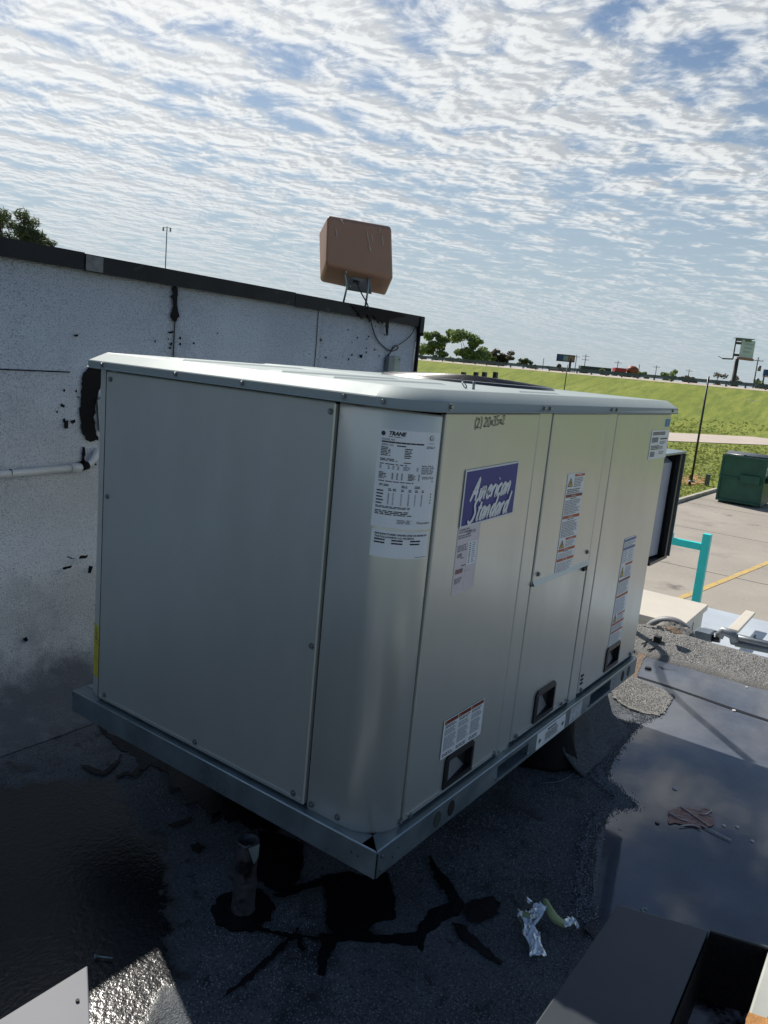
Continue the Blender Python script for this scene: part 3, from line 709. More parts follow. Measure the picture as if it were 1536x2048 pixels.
for yy in (y0-.12,):
    b = MB(); b.box((x0+.35, yy, -2.05), (x1-.3, y0+.005, -1.83)); b.box((x0+.33, yy+.02, -2.0), (x0+.36, y0, -1.87), 1); b.build('fork_pocket', [greenm, gapm], dt, .01)
b = MB(); b.box((x0-.13, y0+.12, -2.10), (x0+.005, y0+.82, -1.80)); b.box((x0-.135, y0+.16, -2.04), (x0-.128, y0+.45, -1.86), 1); b.build('fork_pocket', [greenm, greenm], dt, .012)
b = MB(); b.box((x0-.03, y0+.9, -2.0), (x0+.01, y1-.02, -1.93)); b.build('rib', greenm, dt, .01)
b = MB(); n = 10; vs = []
for i in range(n+1):
    f = i/n; x = x0+.42+(x1-x0-.4)*f
    for y_ in (y0-.06, y1+.06): vs.append((x, y_, zt+.02+.16*math.sin(PI*min(1, f*1.2)*.55)-.13*f))
b.add(vs, [(2*i, 2*i+2, 2*i+3, 2*i+1) for i in range(n)], 0, True)
lo = b.build('lid', lidm, dt); sdm = lo.modifiers.new('solid', 'SOLIDIFY'); sdm.thickness = .05
for yy in (y0+.25, y0+.85):
    b = MB(); b.box((x0+.30, yy, zt), (x0+.48, yy+.06, zt+.06)); b.build('hinge', greenm, dt)
b = MB(); b.box((x0+.2, y0-.008, -1.75), (x0+.42, y0-.002, -1.45)); b.box((x0+.26, y0-.012, -1.69), (x0+.36, y0-.007, -1.52), 1); b.build('notice', [whitem, inkg], dt)
for xx in (x0+.12, x1-.15):
    for yy in (y0+.12, y1-.15): b = MB(); b.box((xx-.05, yy-.08, ZL), (xx+.05, yy+.08, zb)); b.build('skid', greenm, dt)

# teal bollard frame
tp = hit(1399, 1190, 'z', -2.3); tt = None
TX = 13.6
def onx(px, py, x=TX): return hit(px, py, 'x', x)
top = onx(1415.5, 1068); 
tt = thing('gate_frame', (top.x, top.y, ZL), 'bright teal painted steel post with a horizontal rail in the lot', 'gate frame')
b = MB(); b.box((top.x-.07, top.y-.072, ZL), (top.x+.07, top.y+.072, top.z)); b.build('post', tealm, tt, .012)
ry = onx(1340, 1091); rz = onx(1400, 1093).z
b = MB(); b.box((top.x-.05, top.y+.074, rz-.065), (top.x+.05, top.y+2.6, rz+.065)); b.build('rail', tealm, tt, .01)
b = MB(); yy = onx(1343, 1080).y; b.box((top.x-.02, yy-.03, rz+.06), (top.x+.02, yy+.03, rz+.16)); b.build('lug', tealm, tt, .006)
b = MB(); b.box((top.x-.07, top.y+2.6, ZL), (top.x+.07, top.y+2.75, top.z)); b.build('post', tealm, tt, .012)

# ================================================================== ROOF OF THE BUILDING
ZR = -0.38
def R_(px, py, dz=0.0): return hit(px, py, 'z', ZR+dz)
# main slab with an irregular far edge
EX = 3.42
rf = MB(); nx, ny = 120, 120; vs = []
X0, X1, Y0, Y1 = -14.0, EX, -14.0, 2.6
for i in range(nx+1):
    for j in range(ny+1):
        x = X0+(X1-X0)*i/nx; y = Y0+(Y1-Y0)*j/ny
        z = ZR + .004*noise.noise(Vector((x*2, y*2, 0)))
        vs.append((x, y, z))
rf.add(vs, [(i*(ny+1)+j, (i+1)*(ny+1)+j, (i+1)*(ny+1)+j+1, i*(ny+1)+j+1) for i in range(nx) for j in range(ny)], 0, True)
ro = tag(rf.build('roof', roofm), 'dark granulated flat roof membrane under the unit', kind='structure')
# building body below
b = MB(); b.box((-14, -14, ZL-.1), (3.55, 2.62, ZR-.02)); bb = tag(b.build('building', mat('building_wall', (.35, .32, .28), .8)), 'low building body under the flat roof', 'building')
# cant / raised granulated edge along the far side of the roof, parallel to Y, slightly rising
ed = MB(); prof = [(EX-.30, .000), (EX-.16, .012), (EX-.03, .045), (EX+.05, .065), (EX+.16, .055), (EX+.20, .0), (EX+.21, -.14)]
n = 160; vs = []
for j in range(n+1):
    y = -14+16.6*j/n
    w = .012*noise.noise(Vector((y*3, 1, 0)))+.006*noise.noise(Vector((y*14, 5, 0)))
    sh = .16*max(0, min(1, (y+.5)/1.0))*0
    for (x, z) in prof: vs.append((x+w+sh, y, ZR+z+w*.5+.002))
m_ = len(prof)
ed.add(vs, [(j*m_+k, j*m_+k+1, (j+1)*m_+k+1, (j+1)*m_+k) for j in range(n) for k in range(m_-1)], 0, True)
eo = ed.build('roof_edge', roofl); tag(eo, 'pale granulated raised roof edge', kind='structure')
eo.modifiers.new('s', 'SOLIDIFY').thickness = .006
# membrane lap seam across the roof (dark wet joint)
lap = MB()
pts = [R_(1268, 1353), R_(1330, 1372), R_(1400, 1396), R_(1470, 1421), R_(1536, 1443)]
d_ = (pts[-1]-pts[-2]).normalized(); pts = pts+[pts[-1]+d_*1.5]; pts = [pts[0]-(pts[1]-pts[0]).normalized()*.0]+pts[1:]
L1 = [p+Vector((.012+random.gauss(0, .002), 0, .0055)) for p in pts]; L0 = [p+Vector((-.016+random.gauss(0, .003), 0, .0055)) for p in pts]
lap.add(L0+L1, [(i, i+1, len(pts)+i+1, len(pts)+i) for i in range(len(pts)-1)])
tag(lap.build('membrane_seam', tarm), 'dark tarred lap seam in the wet roof', kind='structure')
def in_poly0(x, y, P0):
    c = False; n = len(P0)
    for i in range(n):
        a, b_ = P0[i], P0[(i+1) % n]
        if (a.y > y) != (b_.y > y) and x < (b_.x-a.x)*(y-a.y)/(b_.y-a.y)+a.x: c = not c
    return c
# light puddle (sun lit and shaded part are the same water)
pud_px = [(1286, 1300), (1330, 1318), (1400, 1330), (1470, 1347), (1536, 1372), (1700, 1420), (1800, 1700), (1760, 2100), (1400, 2100), (1200, 1880), (1186, 1840), (1178, 1780), (1184, 1700), (1200, 1642), (1226, 1614), (1264, 1611), (1256, 1602), (1230, 1576), (1206, 1558), (1208, 1542), (1226, 1510), (1248, 1482), (1262, 1460), (1290, 1440), (1316, 1430), (1336, 1402), (1300, 1388), (1270, 1372), (1262, 1360), (1272, 1330)]
pts = [R_(x, y, .003) for x, y in pud_px]
b = MB(); b.poly([p for p in jag(pts, 14, .0022, 5)], .001)
tag(b.build('puddle', pudm), 'broad shallow rain puddle mirroring the sky right of the unit', kind='structure')
# damp margin round the water
dm = [R_(x, y, .0022) for x, y in pud_px[9:29]]; inner = pts
mb_ = MB(); n_ = len(dm); rnd = random.Random(21); a_ = []; c_ = []
sm_ = smooth(dm, 8)
for k, p in enumerate(sm_):
    d = (sm_[min(k+1, len(sm_)-1)]-sm_[max(k-1, 0)]).normalized(); nr = Vector((-d.y, d.x, 0))
    w = .022+.020*noise.noise(Vector((p.x*9, p.y*9, 4)))+.012*noise.noise(Vector((p.x*40, p.y*40, 4)))
    q = p+nr*w
    if in_poly0(q.x, q.y, [R_(x, y) for x, y in pud_px]): q = p-nr*w
    a_.append(p+(p-q)*.6); c_.append(q)
mb_.add(a_+c_, [(k, k+1, len(sm_)+k+1, len(sm_)+k) for k in range(len(sm_)-1)])
for v_ in mb_.v: v_.z = ZR+.0052
tag(mb_.build('damp_margin', mat('damp_membrane', (.034, .039, .048), .55, 0, .4, 20, 1.0, 150, .008, spec=.3)), 'damp dark margin along the shore of the puddle', kind='structure')
# pale granule patch beside the base
b = MB(); pts = [R_(x, y, .001) for x, y in [(1222, 1374), (1262, 1354), (1300, 1370), (1348, 1393), (1332, 1420), (1320, 1434), (1290, 1430), (1255, 1418), (1232, 1404), (1224, 1390)]]
b.poly(jag(pts, 14, .004, 8), .009); tag(b.build('granule_patch', roofl), 'sunlit rough patch of pale roof granules at the base corner', kind='structure')
# brown silt strip
b = MB(); pts = [R_(x, y, .002) for x, y in [(1286, 1288), (1302, 1292), (1290, 1316), (1276, 1344), (1273, 1362), (1256, 1358), (1266, 1326)]]
b.poly(jag(pts, 10, .003, 9), .005); tag(b.build('silt', mudm), 'curved strip of brown silt at the edge of the puddle', kind='structure')
# tar patches and cracks
tars = [
 ('black tar patch spreading under the near corner of the unit', [(640, 1752), (700, 1744), (745, 1757), (775, 1745), (790, 1795), (792, 1835), (770, 1842), (748, 1848), (735, 1860), (752, 1872), (830, 1866), (835, 1856), (862, 1820), (905, 1800), (920, 1815), (880, 1850), (852, 1870), (845, 1905), (835, 1892), (770, 1886), (700, 1880), (672, 1885), (655, 1920), (650, 1950), (636, 1950), (636, 1915), (642, 1890), (635, 1868), (668, 1868), (650, 1845), (653, 1800)]),
 ('black tar patch behind the vent pipe under the base rail', [(516, 1662), (560, 1668), (606, 1688), (607, 1715), (598, 1758), (590, 1772), (640, 1757), (645, 1764), (590, 1786), (575, 1792), (545, 1780), (515, 1762)]),
 ('ragged black tar along the left base rail', [(195, 1450), (225, 1470), (300, 1500), (370, 1545), (450, 1590), (520, 1640), (470, 1640), (445, 1612), (440, 1640), (420, 1650), (432, 1610), (400, 1580), (370, 1575), (345, 1550), (300, 1530), (278, 1550), (262, 1548), (280, 1530), (270, 1512), (240, 1500), (205, 1466)]),
 ('thin tar crack running down from the right base rail', [(858, 1705), (866, 1720), (880, 1742), (892, 1752), (915, 1785), (930, 1810), (918, 1830), (895, 1838), (905, 1815), (890, 1785), (872, 1762), (862, 1735)]),
 ('long thin tar crack at the lower centre', [(590, 1862), (600, 1858), (560, 1905), (520, 1940), (470, 1980), (440, 1998), (500, 1945), (545, 1905)]),
 ('dark irregular wet stain right of centre', [(905, 1845), (925, 1850), (960, 1885), (1005, 1925), (1000, 1932), (955, 1900), (915, 1870)]),
 ('thin crack line left of the wall corner floor', [(55, 1350), (60, 1350), (85, 1385), (120, 1430), (112, 1428), (78, 1385)]),
 ('small tar streak on the floor at the lower left', [(335, 1650), (352, 1645), (372, 1640), (385, 1630), (382, 1640), (365, 1650), (345, 1655)]),
 ('branching tar crack left of the pipe', [(160, 1530), (180, 1532), (205, 1545), (235, 1520), (242, 1505), (240, 1525), (210, 1552), (190, 1548), (172, 1540)]),
 ('tar crack curving beside the base rail', [(232, 1552), (255, 1542), (268, 1550), (280, 1535), (284, 1538), (272, 1556), (252, 1550), (236, 1556)]),
]
tars += [
 ('thin jagged crack across the roof left of the tar patch', [(470, 1845), (500, 1850), (545, 1862), (600, 1872), (650, 1876), (652, 1880), (600, 1877), (545, 1867), (498, 1856)]),
 ('dark splattered stain near the foil scrap', [(925, 1812), (950, 1800), (985, 1792), (1002, 1806), (990, 1832), (955, 1846), (930, 1836)]),
 ('crack running from the pipe collar to the tar patch', [(545, 1790), (580, 1782), (600, 1775), (640, 1766), (642, 1772), (600, 1783), (570, 1795)]),
 ('narrow crack down the middle foreground', [(588, 1868), (600, 1866), (612, 1900), (604, 1904)]),
 ('ragged tar drips below the middle of the left base rail', [(330, 1520), (372, 1545), (420, 1572), (470, 1602), (520, 1628), (560, 1655), (548, 1672), (520, 1655), (500, 1662), (480, 1640), (455, 1648), (440, 1622), (415, 1632), (395, 1602), (372, 1612), (362, 1580), (340, 1575), (338, 1548)]),
 ('small dark puddle stain left of the pipe', [(380, 1690), (398, 1684), (410, 1694), (400, 1706), (384, 1702)]),
]
for i, (lb, px_l) in enumerate(tars):
    b = MB(); pts = [R_(x, y, .002+.0006*i) for x, y in px_l]
    b.poly(jag(pts, 8, .0028, 20+i), .0018); tag(b.build('tar_patch', tarm), lb, kind='structure')

# loose granules standing proud of the membrane
def granules(name, n, area, size, m, rnd, keep=lambda x, y: True, z0=ZR):
    b = MB()
    for _ in range(n):
        x, y = area(rnd)
        if not keep(x, y): continue
        r_ = size*rnd.uniform(.5, 1.3); a = rnd.uniform(0, 6.28); h = r_*rnd.uniform(.6, 1.2); zz = z0(x, y) if callable(z0) else z0
        b.add([(x+r_*math.cos(a), y+r_*math.sin(a), zz), (x+r_*math.cos(a+2.1), y+r_*math.sin(a+2.1), zz), (x+r_*math.cos(a+4.2), y+r_*math.sin(a+4.2), zz), (x+rnd.gauss(0, r_*.3), y+rnd.gauss(0, r_*.3), zz+h)], [(0, 1, 3), (1, 2, 3), (2, 0, 3)])
    return b.build(name, m)
def granmat(name, c0, c1, ro_=.55):
    m = bpy.data.materials.new(name); m.use_nodes = True; t = m.node_tree; bb_ = t.nodes['Principled BSDF']; bb_.inputs['Roughness'].default_value = ro_
    g_ = t.nodes.new('ShaderNodeNewGeometry'); x_ = t.nodes.new('ShaderNodeMix'); x_.data_type = 'RGBA'; t.links.new(g_.outputs['Random Per Island'], x_.inputs[0])
    x_.inputs[6].default_value = c0+(1,); x_.inputs[7].default_value = c1+(1,); t.links.new(x_.outputs[2], bb_.inputs['Base Color']); return m
gd = granmat('dark_granules', (.02, .025, .033), (.36, .39, .43)); gl_ = granmat('pale_granules', (.10, .10, .095), (.62, .61, .58))
rnd = random.Random(12)
shore = lambda x, y: x > .16-.40*math.exp(-3*(y-.4))+.05
pdl = [R_(x, y) for x, y in pud_px]
def in_pud(x, y):
    c = False; n = len(pdl)
    for i in range(n):
        a, b_ = pdl[i], pdl[(i+1) % n]
        if (a.y > y) != (b_.y > y) and x < (b_.x-a.x)*(y-a.y)/(b_.y-a.y)+a.x: c = not c
    return c
tag(granules('roof_granules', 120000, lambda r: (-.6+2.9*r.random()**.9, -.78+2.2*r.random()), .0022, gd, rnd, lambda x, y: shore(x, y) and noise.noise(Vector((x*9, y*9, 2))) > -.35 and not in_pud(x, y)), 'dark mineral granules covering the roof membrane', 'granules', kind='stuff')
def edge_z(x, y):
    pr_ = [(-.30, 0), (-.16, .012), (-.03, .045), (.05, .065), (.16, .055)]; w = .012*noise.noise(Vector((y*3, 1, 0)))+.006*noise.noise(Vector((y*14, 5, 0))); d = x-EX-w
    for (a, za), (c, zc2) in zip(pr_, pr_[1:]):
        if d <= c: return ZR+za+(zc2-za)*max(0, (d-a)/(c-a))+w*.5+.001
    return ZR+.05
def near_shore(r):
    i = r.choice(range(10, 24)); p, q = pdl[i], pdl[i+1]; t_ = r.random(); c = p.lerp(q, t_); return c.x+r.gauss(-.012, .018), c.y+r.gauss(.014, .018)
tag(granules('shore_granules', 11000, near_shore, .0030, gd, rnd, z0=ZR+.0045), 'coarse granules gathered along the shaded shore of the puddle', 'granules', kind='stuff')
gp = [R_(x, y) for x, y in [(1232, 1378), (1262, 1360), (1300, 1374), (1342, 1395), (1324, 1428), (1290, 1424), (1255, 1412), (1234, 1400)]]
def in_patch(r):
    a, c, e_ = r.choice(gp), r.choice(gp), r.choice(gp); w1, w2 = sorted((r.random(), r.random())); p = a*w1+c*(w2-w1)+e_*(1-w2); return p.x+r.gauss(0, .008), p.y+r.gauss(0, .008)
tag(granules('pale_granules', 10000, in_patch, .0042, gl_, rnd, z0=ZR+.008), 'pale coarse granules heaped on the sunlit patch at the base corner', 'granules', kind='stuff')
tag(granules('edge_granules', 26000, lambda r: (EX+r.uniform(-.20, .14), r.uniform(-1.2, 1.0)), .0040, gl_, rnd, z0=edge_z), 'pale granules bonded along the raised roof edge', 'granules', kind='stuff')

# ---------------- curb under the unit
cu = thing('roof_curb', (1, .65, ZR), 'black membrane covered curb carrying the air conditioner', 'curb')
b = MB(); b.box((1.42, .14, ZR), (1.94, 1.2, -.078)); b.build('curb_frame', tarm, cu, .02)
b = MB(); b.box((.45, .5, ZR), (1.42, .62, -.078)); b.box((.45, .95, ZR), (1.42, 1.07, -.078)); b.build('sleeper', tarm, cu, .01)
b = MB(); vs = []; n = 40
for k in range(n+1):
    x = 1.46+.56*k/n; w = .03*noise.noise(Vector((x*5, 3, 0)))
    vs += [(x, .13, -.10), (x, .125, ZR+.17), (x, .08-w*.4, ZR+.07), (x+.02*(k/n), .035-w, ZR+.030), (x+.03*(k/n), -.01-w*1.4, ZR+.006)]
b.add(vs, [(5*k+j, 5*k+j+1, 5*k+6+j, 5*k+5+j) for k in range(n) for j in range(4)], 0, True); o = b.build('flashing', roofm, cu); o.modifiers.new('s', 'SOLIDIFY').thickness = .006
b = MB(); n = 14; vs = []
for k in range(n+1):
    f = k/n; z = -.085+(ZR+.004+.085)*f; sp = .10*f**2.5
    vs += [(1.40-sp*.6, .24, z), (1.42-sp*.15, .125-sp*.3, z), (1.52, .115-sp*.9, z), (1.60, .12-sp*.4, z)]
b.add(vs, [(4*k+j, 4*k+j+1, 4*k+5+j, 4*k+4+j) for k in range(n) for j in range(3)], 0, True); o = b.build('corner_flap', tarw, cu); o.modifiers.new('s', 'SOLIDIFY').thickness = .006
b = MB(); b.tube(smooth0([R_(1088, 1566, .004), R_(1120, 1562, .004), R_(1145, 1548, .004), R_(1160, 1534, .006), R_(1166, 1520, .01)], 5), .0018, 5); b.build('loose_wire', boxg, cu)

# ================================================================== WALL
YW = 2.3
ZT = 1.545; XE = 3.37
wt_ = thing('parapet_wall', (1, YW, ZR), 'grey granulated parapet wall with dark metal coping behind the unit', 'wall')
b = MB(); b.box((-6, YW, ZR-.3), (XE-.01, YW+.26, ZT-.05)); b.build('wall_core', wallm, wt_)
xs_ = [-6, hit(350, 640, 'y', YW).x, hit(638, 690, 'y', YW).x, XE]
for i in range(3):
    prof = [(YW-.004-.003*(i % 2), ZT-.04), (YW-.004-.003*(i % 2), .40), (YW-.015, .31), (YW-.06, .255), (YW-.13, .19), (YW-.165, .10), (YW-.17, -.05), (YW-.185, -.18), (YW-.23, -.28), (YW-.31, -.34), (YW-.42, ZR+.012), (YW-.62, ZR+.005)]
    b = MB(); n = max(2, int((xs_[i+1]-xs_[i])/.05)); vs = []
    for k in range(n+1):
        x = xs_[i]-.004+(xs_[i+1]-xs_[i]+.004)*k/n
        for j, (y, z) in enumerate(prof):
            w = (.022 if 2 <= j <= 10 else .002)*noise.noise(Vector((x*2.1, j*.35, i*9)))
            vs.append((x, y+w, z+w*.6))
    m_ = len(prof)
    b.add(vs, [(k*m_+j, k*m_+j+1, (k+1)*m_+j+1, (k+1)*m_+j) for k in range(n) for j in range(m_-1)], 0, True)
    o = b.build('membrane_sheet', wallm, wt_); o.modifiers.new('s', 'SOLIDIFY').thickness = .003
# horizontal lap left
zs = hit(60, 741, 'y', YW-.01).z
b = MB(); pts = [(-6+i*.12, YW-.0125, zs+.004*noise.noise(Vector((i*.3, 0, 0)))) for i in range(int((hit(172, 742, 'y', YW).x+6)/.12)+1)]
b.tube(pts, .0028, 5); b.build('lap_seam', tarw, wt_)
for px_, y0_, y1_ in ((350, 640, 712), (638, 612, 745)):
    a_, c_ = hit(px_, y0_, 'y', YW-.011), hit(px_, y1_, 'y', YW-.011); b = MB()
    b.tube([a_.lerp(Vector((a_.x, a_.y, .3)), k/12)+Vector((random.gauss(0, .0012), 0, 0)) for k in range(13)], .0022, 5); b.build('lap_seam', tarw, wt_)
# floor lap seam
b = MB(); pts = [hit(x, y, 'y', YW-.19) for x, y in [(-120, 1390), (12, 1360), (55, 1345), (120, 1322), (190, 1302), (300, 1270)]]
b.tube([Vector((p.x, p.y-.016, p.z)) for p in pts], .0035, 5); b.build('lap_seam', tarw, wt_)
# coping
zo = .115
xj = hit(168, 510, 'y', YW-.03).x
for a_, c_, dz in ((-6, xj-.002, .004), (xj+.002, 2.02, 0), (2.025, XE+.02, -.003)):
    b = MB(); y_ = YW-.035
    b.add([(a_, y_, ZT-.075+dz), (c_, y_, ZT-.075+dz), (c_, y_-.004, ZT+dz), (a_, y_-.004, ZT+dz), (a_, YW+.30, ZT+.02+dz), (c_, YW+.30, ZT+.02+dz), (a_, YW+.30, ZT-.06), (c_, YW+.30, ZT-.06)],
          [(0, 1, 2, 3), (3, 2, 5, 4), (4, 5, 7, 6)]); o = b.build('coping', copem, wt_); sm = o.modifiers.new('s', 'SOLIDIFY'); sm.thickness = .004
b = MB(); b.box((XE+.012, YW-.045, ZT-.14), (XE+.022, YW+.30, ZT-.005)); b.box((XE-.03, YW-.047, ZT-.12), (XE+.012, YW-.040, ZT-.01)); b.build('coping_end', copem, wt_)
a_ = hit(172, 512, 'y', YW-.045)
b = MB(); b.box((xj+.003, YW-.0425, ZT-.07), (xj+.09, YW-.0405, ZT-.004)); b.build('coping_splice', mat('worn_coping', (.13, .14, .15), .5, 0, .4, 30), wt_)
b = MB(); b.box((XE-.002, YW-.03, -.3), (XE+.012, YW+.27, ZT-.13)); b.build('end_flashing', tarm, wt_)
# tar on wall
wtars = [
 [(183, 728), (197, 726), (206, 740), (200, 775), (192, 800), (188, 840), (192, 868), (196, 880), (180, 884), (172, 880), (164, 862), (160, 830), (162, 780), (167, 745)],
 [(165, 895), (169, 897), (168, 915), (172, 925), (190, 922), (192, 930), (175, 934), (150, 930), (163, 920)],
 [(350, 566), (354, 578), (353, 610), (357, 632), (352, 641), (346, 642), (341, 633), (347, 612), (345, 598), (338, 593), (345, 590), (347, 575)],
 [(700, 603), (790, 618), (812, 625), (788, 630), (777, 632), (775, 664), (772, 665), (771, 640), (768, 636), (764, 640), (760, 632), (755, 640), (750, 630), (744, 622), (738, 638), (734, 622), (728, 620), (722, 632), (716, 618)],
 [(136, 1112), (150, 1118), (140, 1117), (133, 1114)], [(160, 1112), (175, 1110), (170, 1116), (158, 1117)],
 [(128, 842), (135, 840), (135, 856), (129, 858)], [(140, 842), (148, 839), (149, 844), (143, 847)],
 [(148, 669), (156, 668), (153, 672), (149, 673)], [(178, 1132), (184, 1132), (180, 1145), (176, 1145)],
 [(124, 1136), (142, 1131), (138, 1136), (126, 1139)], [(45, 1277), (52, 1274), (55, 1279), (50, 1283)],
 [(336, 664), (346, 662), (344, 666), (338, 667)], [(719, 710), (723, 709), (722, 716), (719, 714)],
]
for i, pl in enumerate(wtars):
    low = pl[0][1] > 1000
    b = MB(); pts = [hit(x, y+(7 if i == 3 else 0), 'y', YW-(.185 if low else (.042 if i == 3 else .013))) for x, y in pl]
    b.poly(jag(pts, 9, .003 if i < 4 else .0012, 50+i, (0, 2)), .004+.0004*i, (0, -1, 0))
    b.build('tar_smear', tarw, wt_)
rnd = random.Random(77)
b = MB()
for k in range(46):
    cx_, cy_ = rnd.choice([(720, 690, ), (660, 710), (745, 660), (350, 690), (150, 800)]); q = hit(cx_+rnd.gauss(0, 22), cy_+rnd.gauss(0, 20), 'y', YW-.0105)
    if q.z > ZT-.1 or q.x > XE-.05: continue
    s = rnd.uniform(.002, .006); b.poly([(q.x-s, q.y, q.z-s*rnd.uniform(.5, 2)), (q.x+s, q.y, q.z-s), (q.x+s*.7, q.y, q.z+s*1.5), (q.x-s, q.y, q.z+s)], .002, (0, -1, 0))
o = b.build('tar_specks', tarw, wt_); o['kind'] = 'stuff'

# pvc pipe along the wall
pv = thing('pvc_pipe', hit(0, 945, 'y', YW-.05), 'white plastic pipe running along the wall into a tarred elbow', 'pipe')
P = lambda x, y, o=.045: hit(x, y, 'y', YW-o)
b = MB(); b.tube([P(-260, 981), P(0, 949), P(145, 936)], .0165, 14); b.build('pipe_run', pvcm, pv)
b = MB(); b.tube([P(141, 936.5), P(160, 935)], .021, 14); b.build('coupling', pvcm, pv)
b = MB(); b.tube([P(158, 935), P(170, 932), P(182, 926), P(190, 915), P(193, 905, .03), P(195, 898, -.02)], .0165, 12); b.build('elbow', pvcm, pv)
b = MB(); b.tube([P(163, 934.5), P(176, 930)], .0185, 12); b.build('tar_band', tarw, pv)
b = MB(); b.tube([P(20, 946), P(21, 946)], .018, 12); b.build('clamp', tarw, pv)
b = MB(); b.poly([P(192, 800, .02), P(206, 790, .02), P(210, 860, .02), P(196, 862, .02)], .012, (0, -1, 0)); b.build('wall_plate', galv, pv)

# antenna box on the coping
AY = YW+.10
def AA(x, y, o=0): return hit(x, y, 'y', AY+o)
an = thing('flat_antenna', AA(712, 600), 'tan boxy flat panel antenna on brackets on top of the wall coping', 'antenna')
b = MB()
f4 = [AA(655, 428), AA(783, 452), AA(787, 559), AA(652, 529)]     # upper front plane corners
lo4 = [AA(640, 568, .18), AA(771, 594, .18)]
bk = [AA(643, 458, .30), AA(779, 460, .34)]
vs = [f4[0], f4[1], f4[2], f4[3], AA(640, 566, .20), AA(771, 594, .20), AA(638, 462, .36), AA(770, 470, .40)]
b.add(vs, [(0, 3, 2, 1), (3, 4, 5, 2), (0, 1, 7, 6), (0, 6, 4, 3), (1, 2, 5, 7), (6, 7, 5, 4)])
b.build('housing', tanm, an, .028, 5)
b = MB()
for (x0_, y0_, x1_, y1_) in [(733, 462, 741, 500), (737, 492, 742, 503), (759, 455, 759, 464), (764, 470, 766, 490), (743, 468, 745, 482), (684, 440, 687, 448), (671, 457, 674, 474), (682, 439, 684, 443)]:
    p, q = AA(x0_, y0_, -.004), AA(x1_, y1_, -.004); b.bar(p, q, .002, .004, (0, 1, 0))
b.build('scratches', scratch, an)
b = MB(); p = [AA(697, 553, .05), AA(738, 560, .05), AA(741, 588, .11), AA(694, 580, .11)]; b.poly(p, .012, (0, -1, 0)); b.build('bracket', boxg, an, .003)
for (x0_, y0_, x1_, y1_, x2_, y2_) in [(690, 548, 694, 574, 687, 602), (737, 556, 735, 585, 731, 609)]:
    b = MB(); b.tube([AA(x0_, y0_, .03), AA(x1_, y1_, .05), AA(x2_, y2_, .04)+Vector((0, 0, -.01))], .007, 8); b.build('leg', galv, an)
for (x_, y_) in [(690, 544), (688, 571), (698, 572), (713, 572), (776, 537)]:
    b = MB(); q = AA(x_, y_, .02 if y_ < 560 else .04); b.tube([q, q-Vector((0, .012, 0))], .006, 8); b.build('bolt', galv, an)
b = MB(); q = AA(713, 563, .02); b.tube([q+Vector((0, .02, 0)), q-Vector((0, .03, .01))], .012, 10); b.build('connector', blackp, an)
b = MB(); pts = [AA(713, 566, -.01), AA(722, 585, -.06), AA(736, 612, -.14), P(741, 640, .03), P(752, 675, .02), P(768, 694, .02), P(782, 702, .02), P(793, 699, .03), P(796, 694, .04), P(791, 691, .04), P(785, 696, .03), P(780, 706, .02), P(772, 718, .02), P(771, 748, .02)]
b.tube(smooth(pts), .0045, 8); b.build('cable', cablem, an)
b = MB(); b.tube(smooth([P(774, 720, .02), P(782, 702, .03), P(794, 692, .03), P(812, 680, .02), P(826, 664, .02), P(832, 648, .02)]), .003, 6)
tag(b.build('cable', cablem), 'thin black cable climbing from the loop to the end of the coping', 'cable')
ch = thing('wall_channel', P(777, 740, .02), 'grey conduit channel with bolted plate on the wall below the cable loop', 'conduit')
q0, q1 = P(772, 712, .02), P(784, 790, .02)
b = MB(); b.box((q0.x, YW-.05, .9), (P(784, 712, .02).x, YW-.012, q0.z)); b.build('channel', boxg, ch, .004)
q2, q3 = P(785, 712, .02), P(801, 712, .02)
b = MB(); b.box((q2.x+.002, YW-.022, .9), (q3.x, YW-.012, q2.z)); b.build('plate', galv, ch)
for (x_, y_) in [(788, 718), (799, 719), (787, 747), (798, 748)]:
    b = MB(); q = P(x_, y_, .022); b.tube([q, q-Vector((0, .005, 0))], .004, 8); b.build('bolt', blackp, ch)
# thin white rod at wall end
b = MB(); q = hit(832, 700, 'y', YW+.5); b.tube([(q.x, q.y, -3), (q.x, q.y, hit(833, 662, 'y', YW+.5).z)], .008, 8)
tag(b.build('white_rod', whitem), 'thin white vertical rod just past the end of the wall', 'rod')

# ================================================================== LOWER CANOPY ROOF BEYOND THE EDGE
ZC = -.92
fa, fb = hit(1410, 1213, 'z', ZC), hit(1536, 1243, 'z', ZC)
dd = (fb-fa).normalized()
cn = thing('canopy_roof', (5, -1, ZC), 'pale blue grey sheet metal roof one level below', 'roof'); cn['kind'] = 'structure'; del cn['category']
b = MB(); e0 = fa-dd*1.6; e1 = fb+dd*7
b.poly([(3.66, e1.y, ZC-.2), (e1.x, e1.y, ZC-.2), (e0.x, e0.y, ZC-.2), (3.66, e0.y, ZC-.2)], .2); b.build('roof_sheet', canopym, cn, .01)
b = MB(); b.box((4.2, -6, ZL), (6.2, 1.2, ZC-.2)); b.build('support_wall', mat('stucco', (.4, .37, .32), .85), cn)
# tan batten lying on it
a_, c_ = hit(1501, 1225, 'z', ZC+.14), hit(1466, 1262, 'z', ZC+.14)
b = MB(); b.bar(a_, c_, .085, .03); tag(b.build('batten', tanbox, None, .006), 'cream coloured batten lying across the lower metal roof', 'batten')
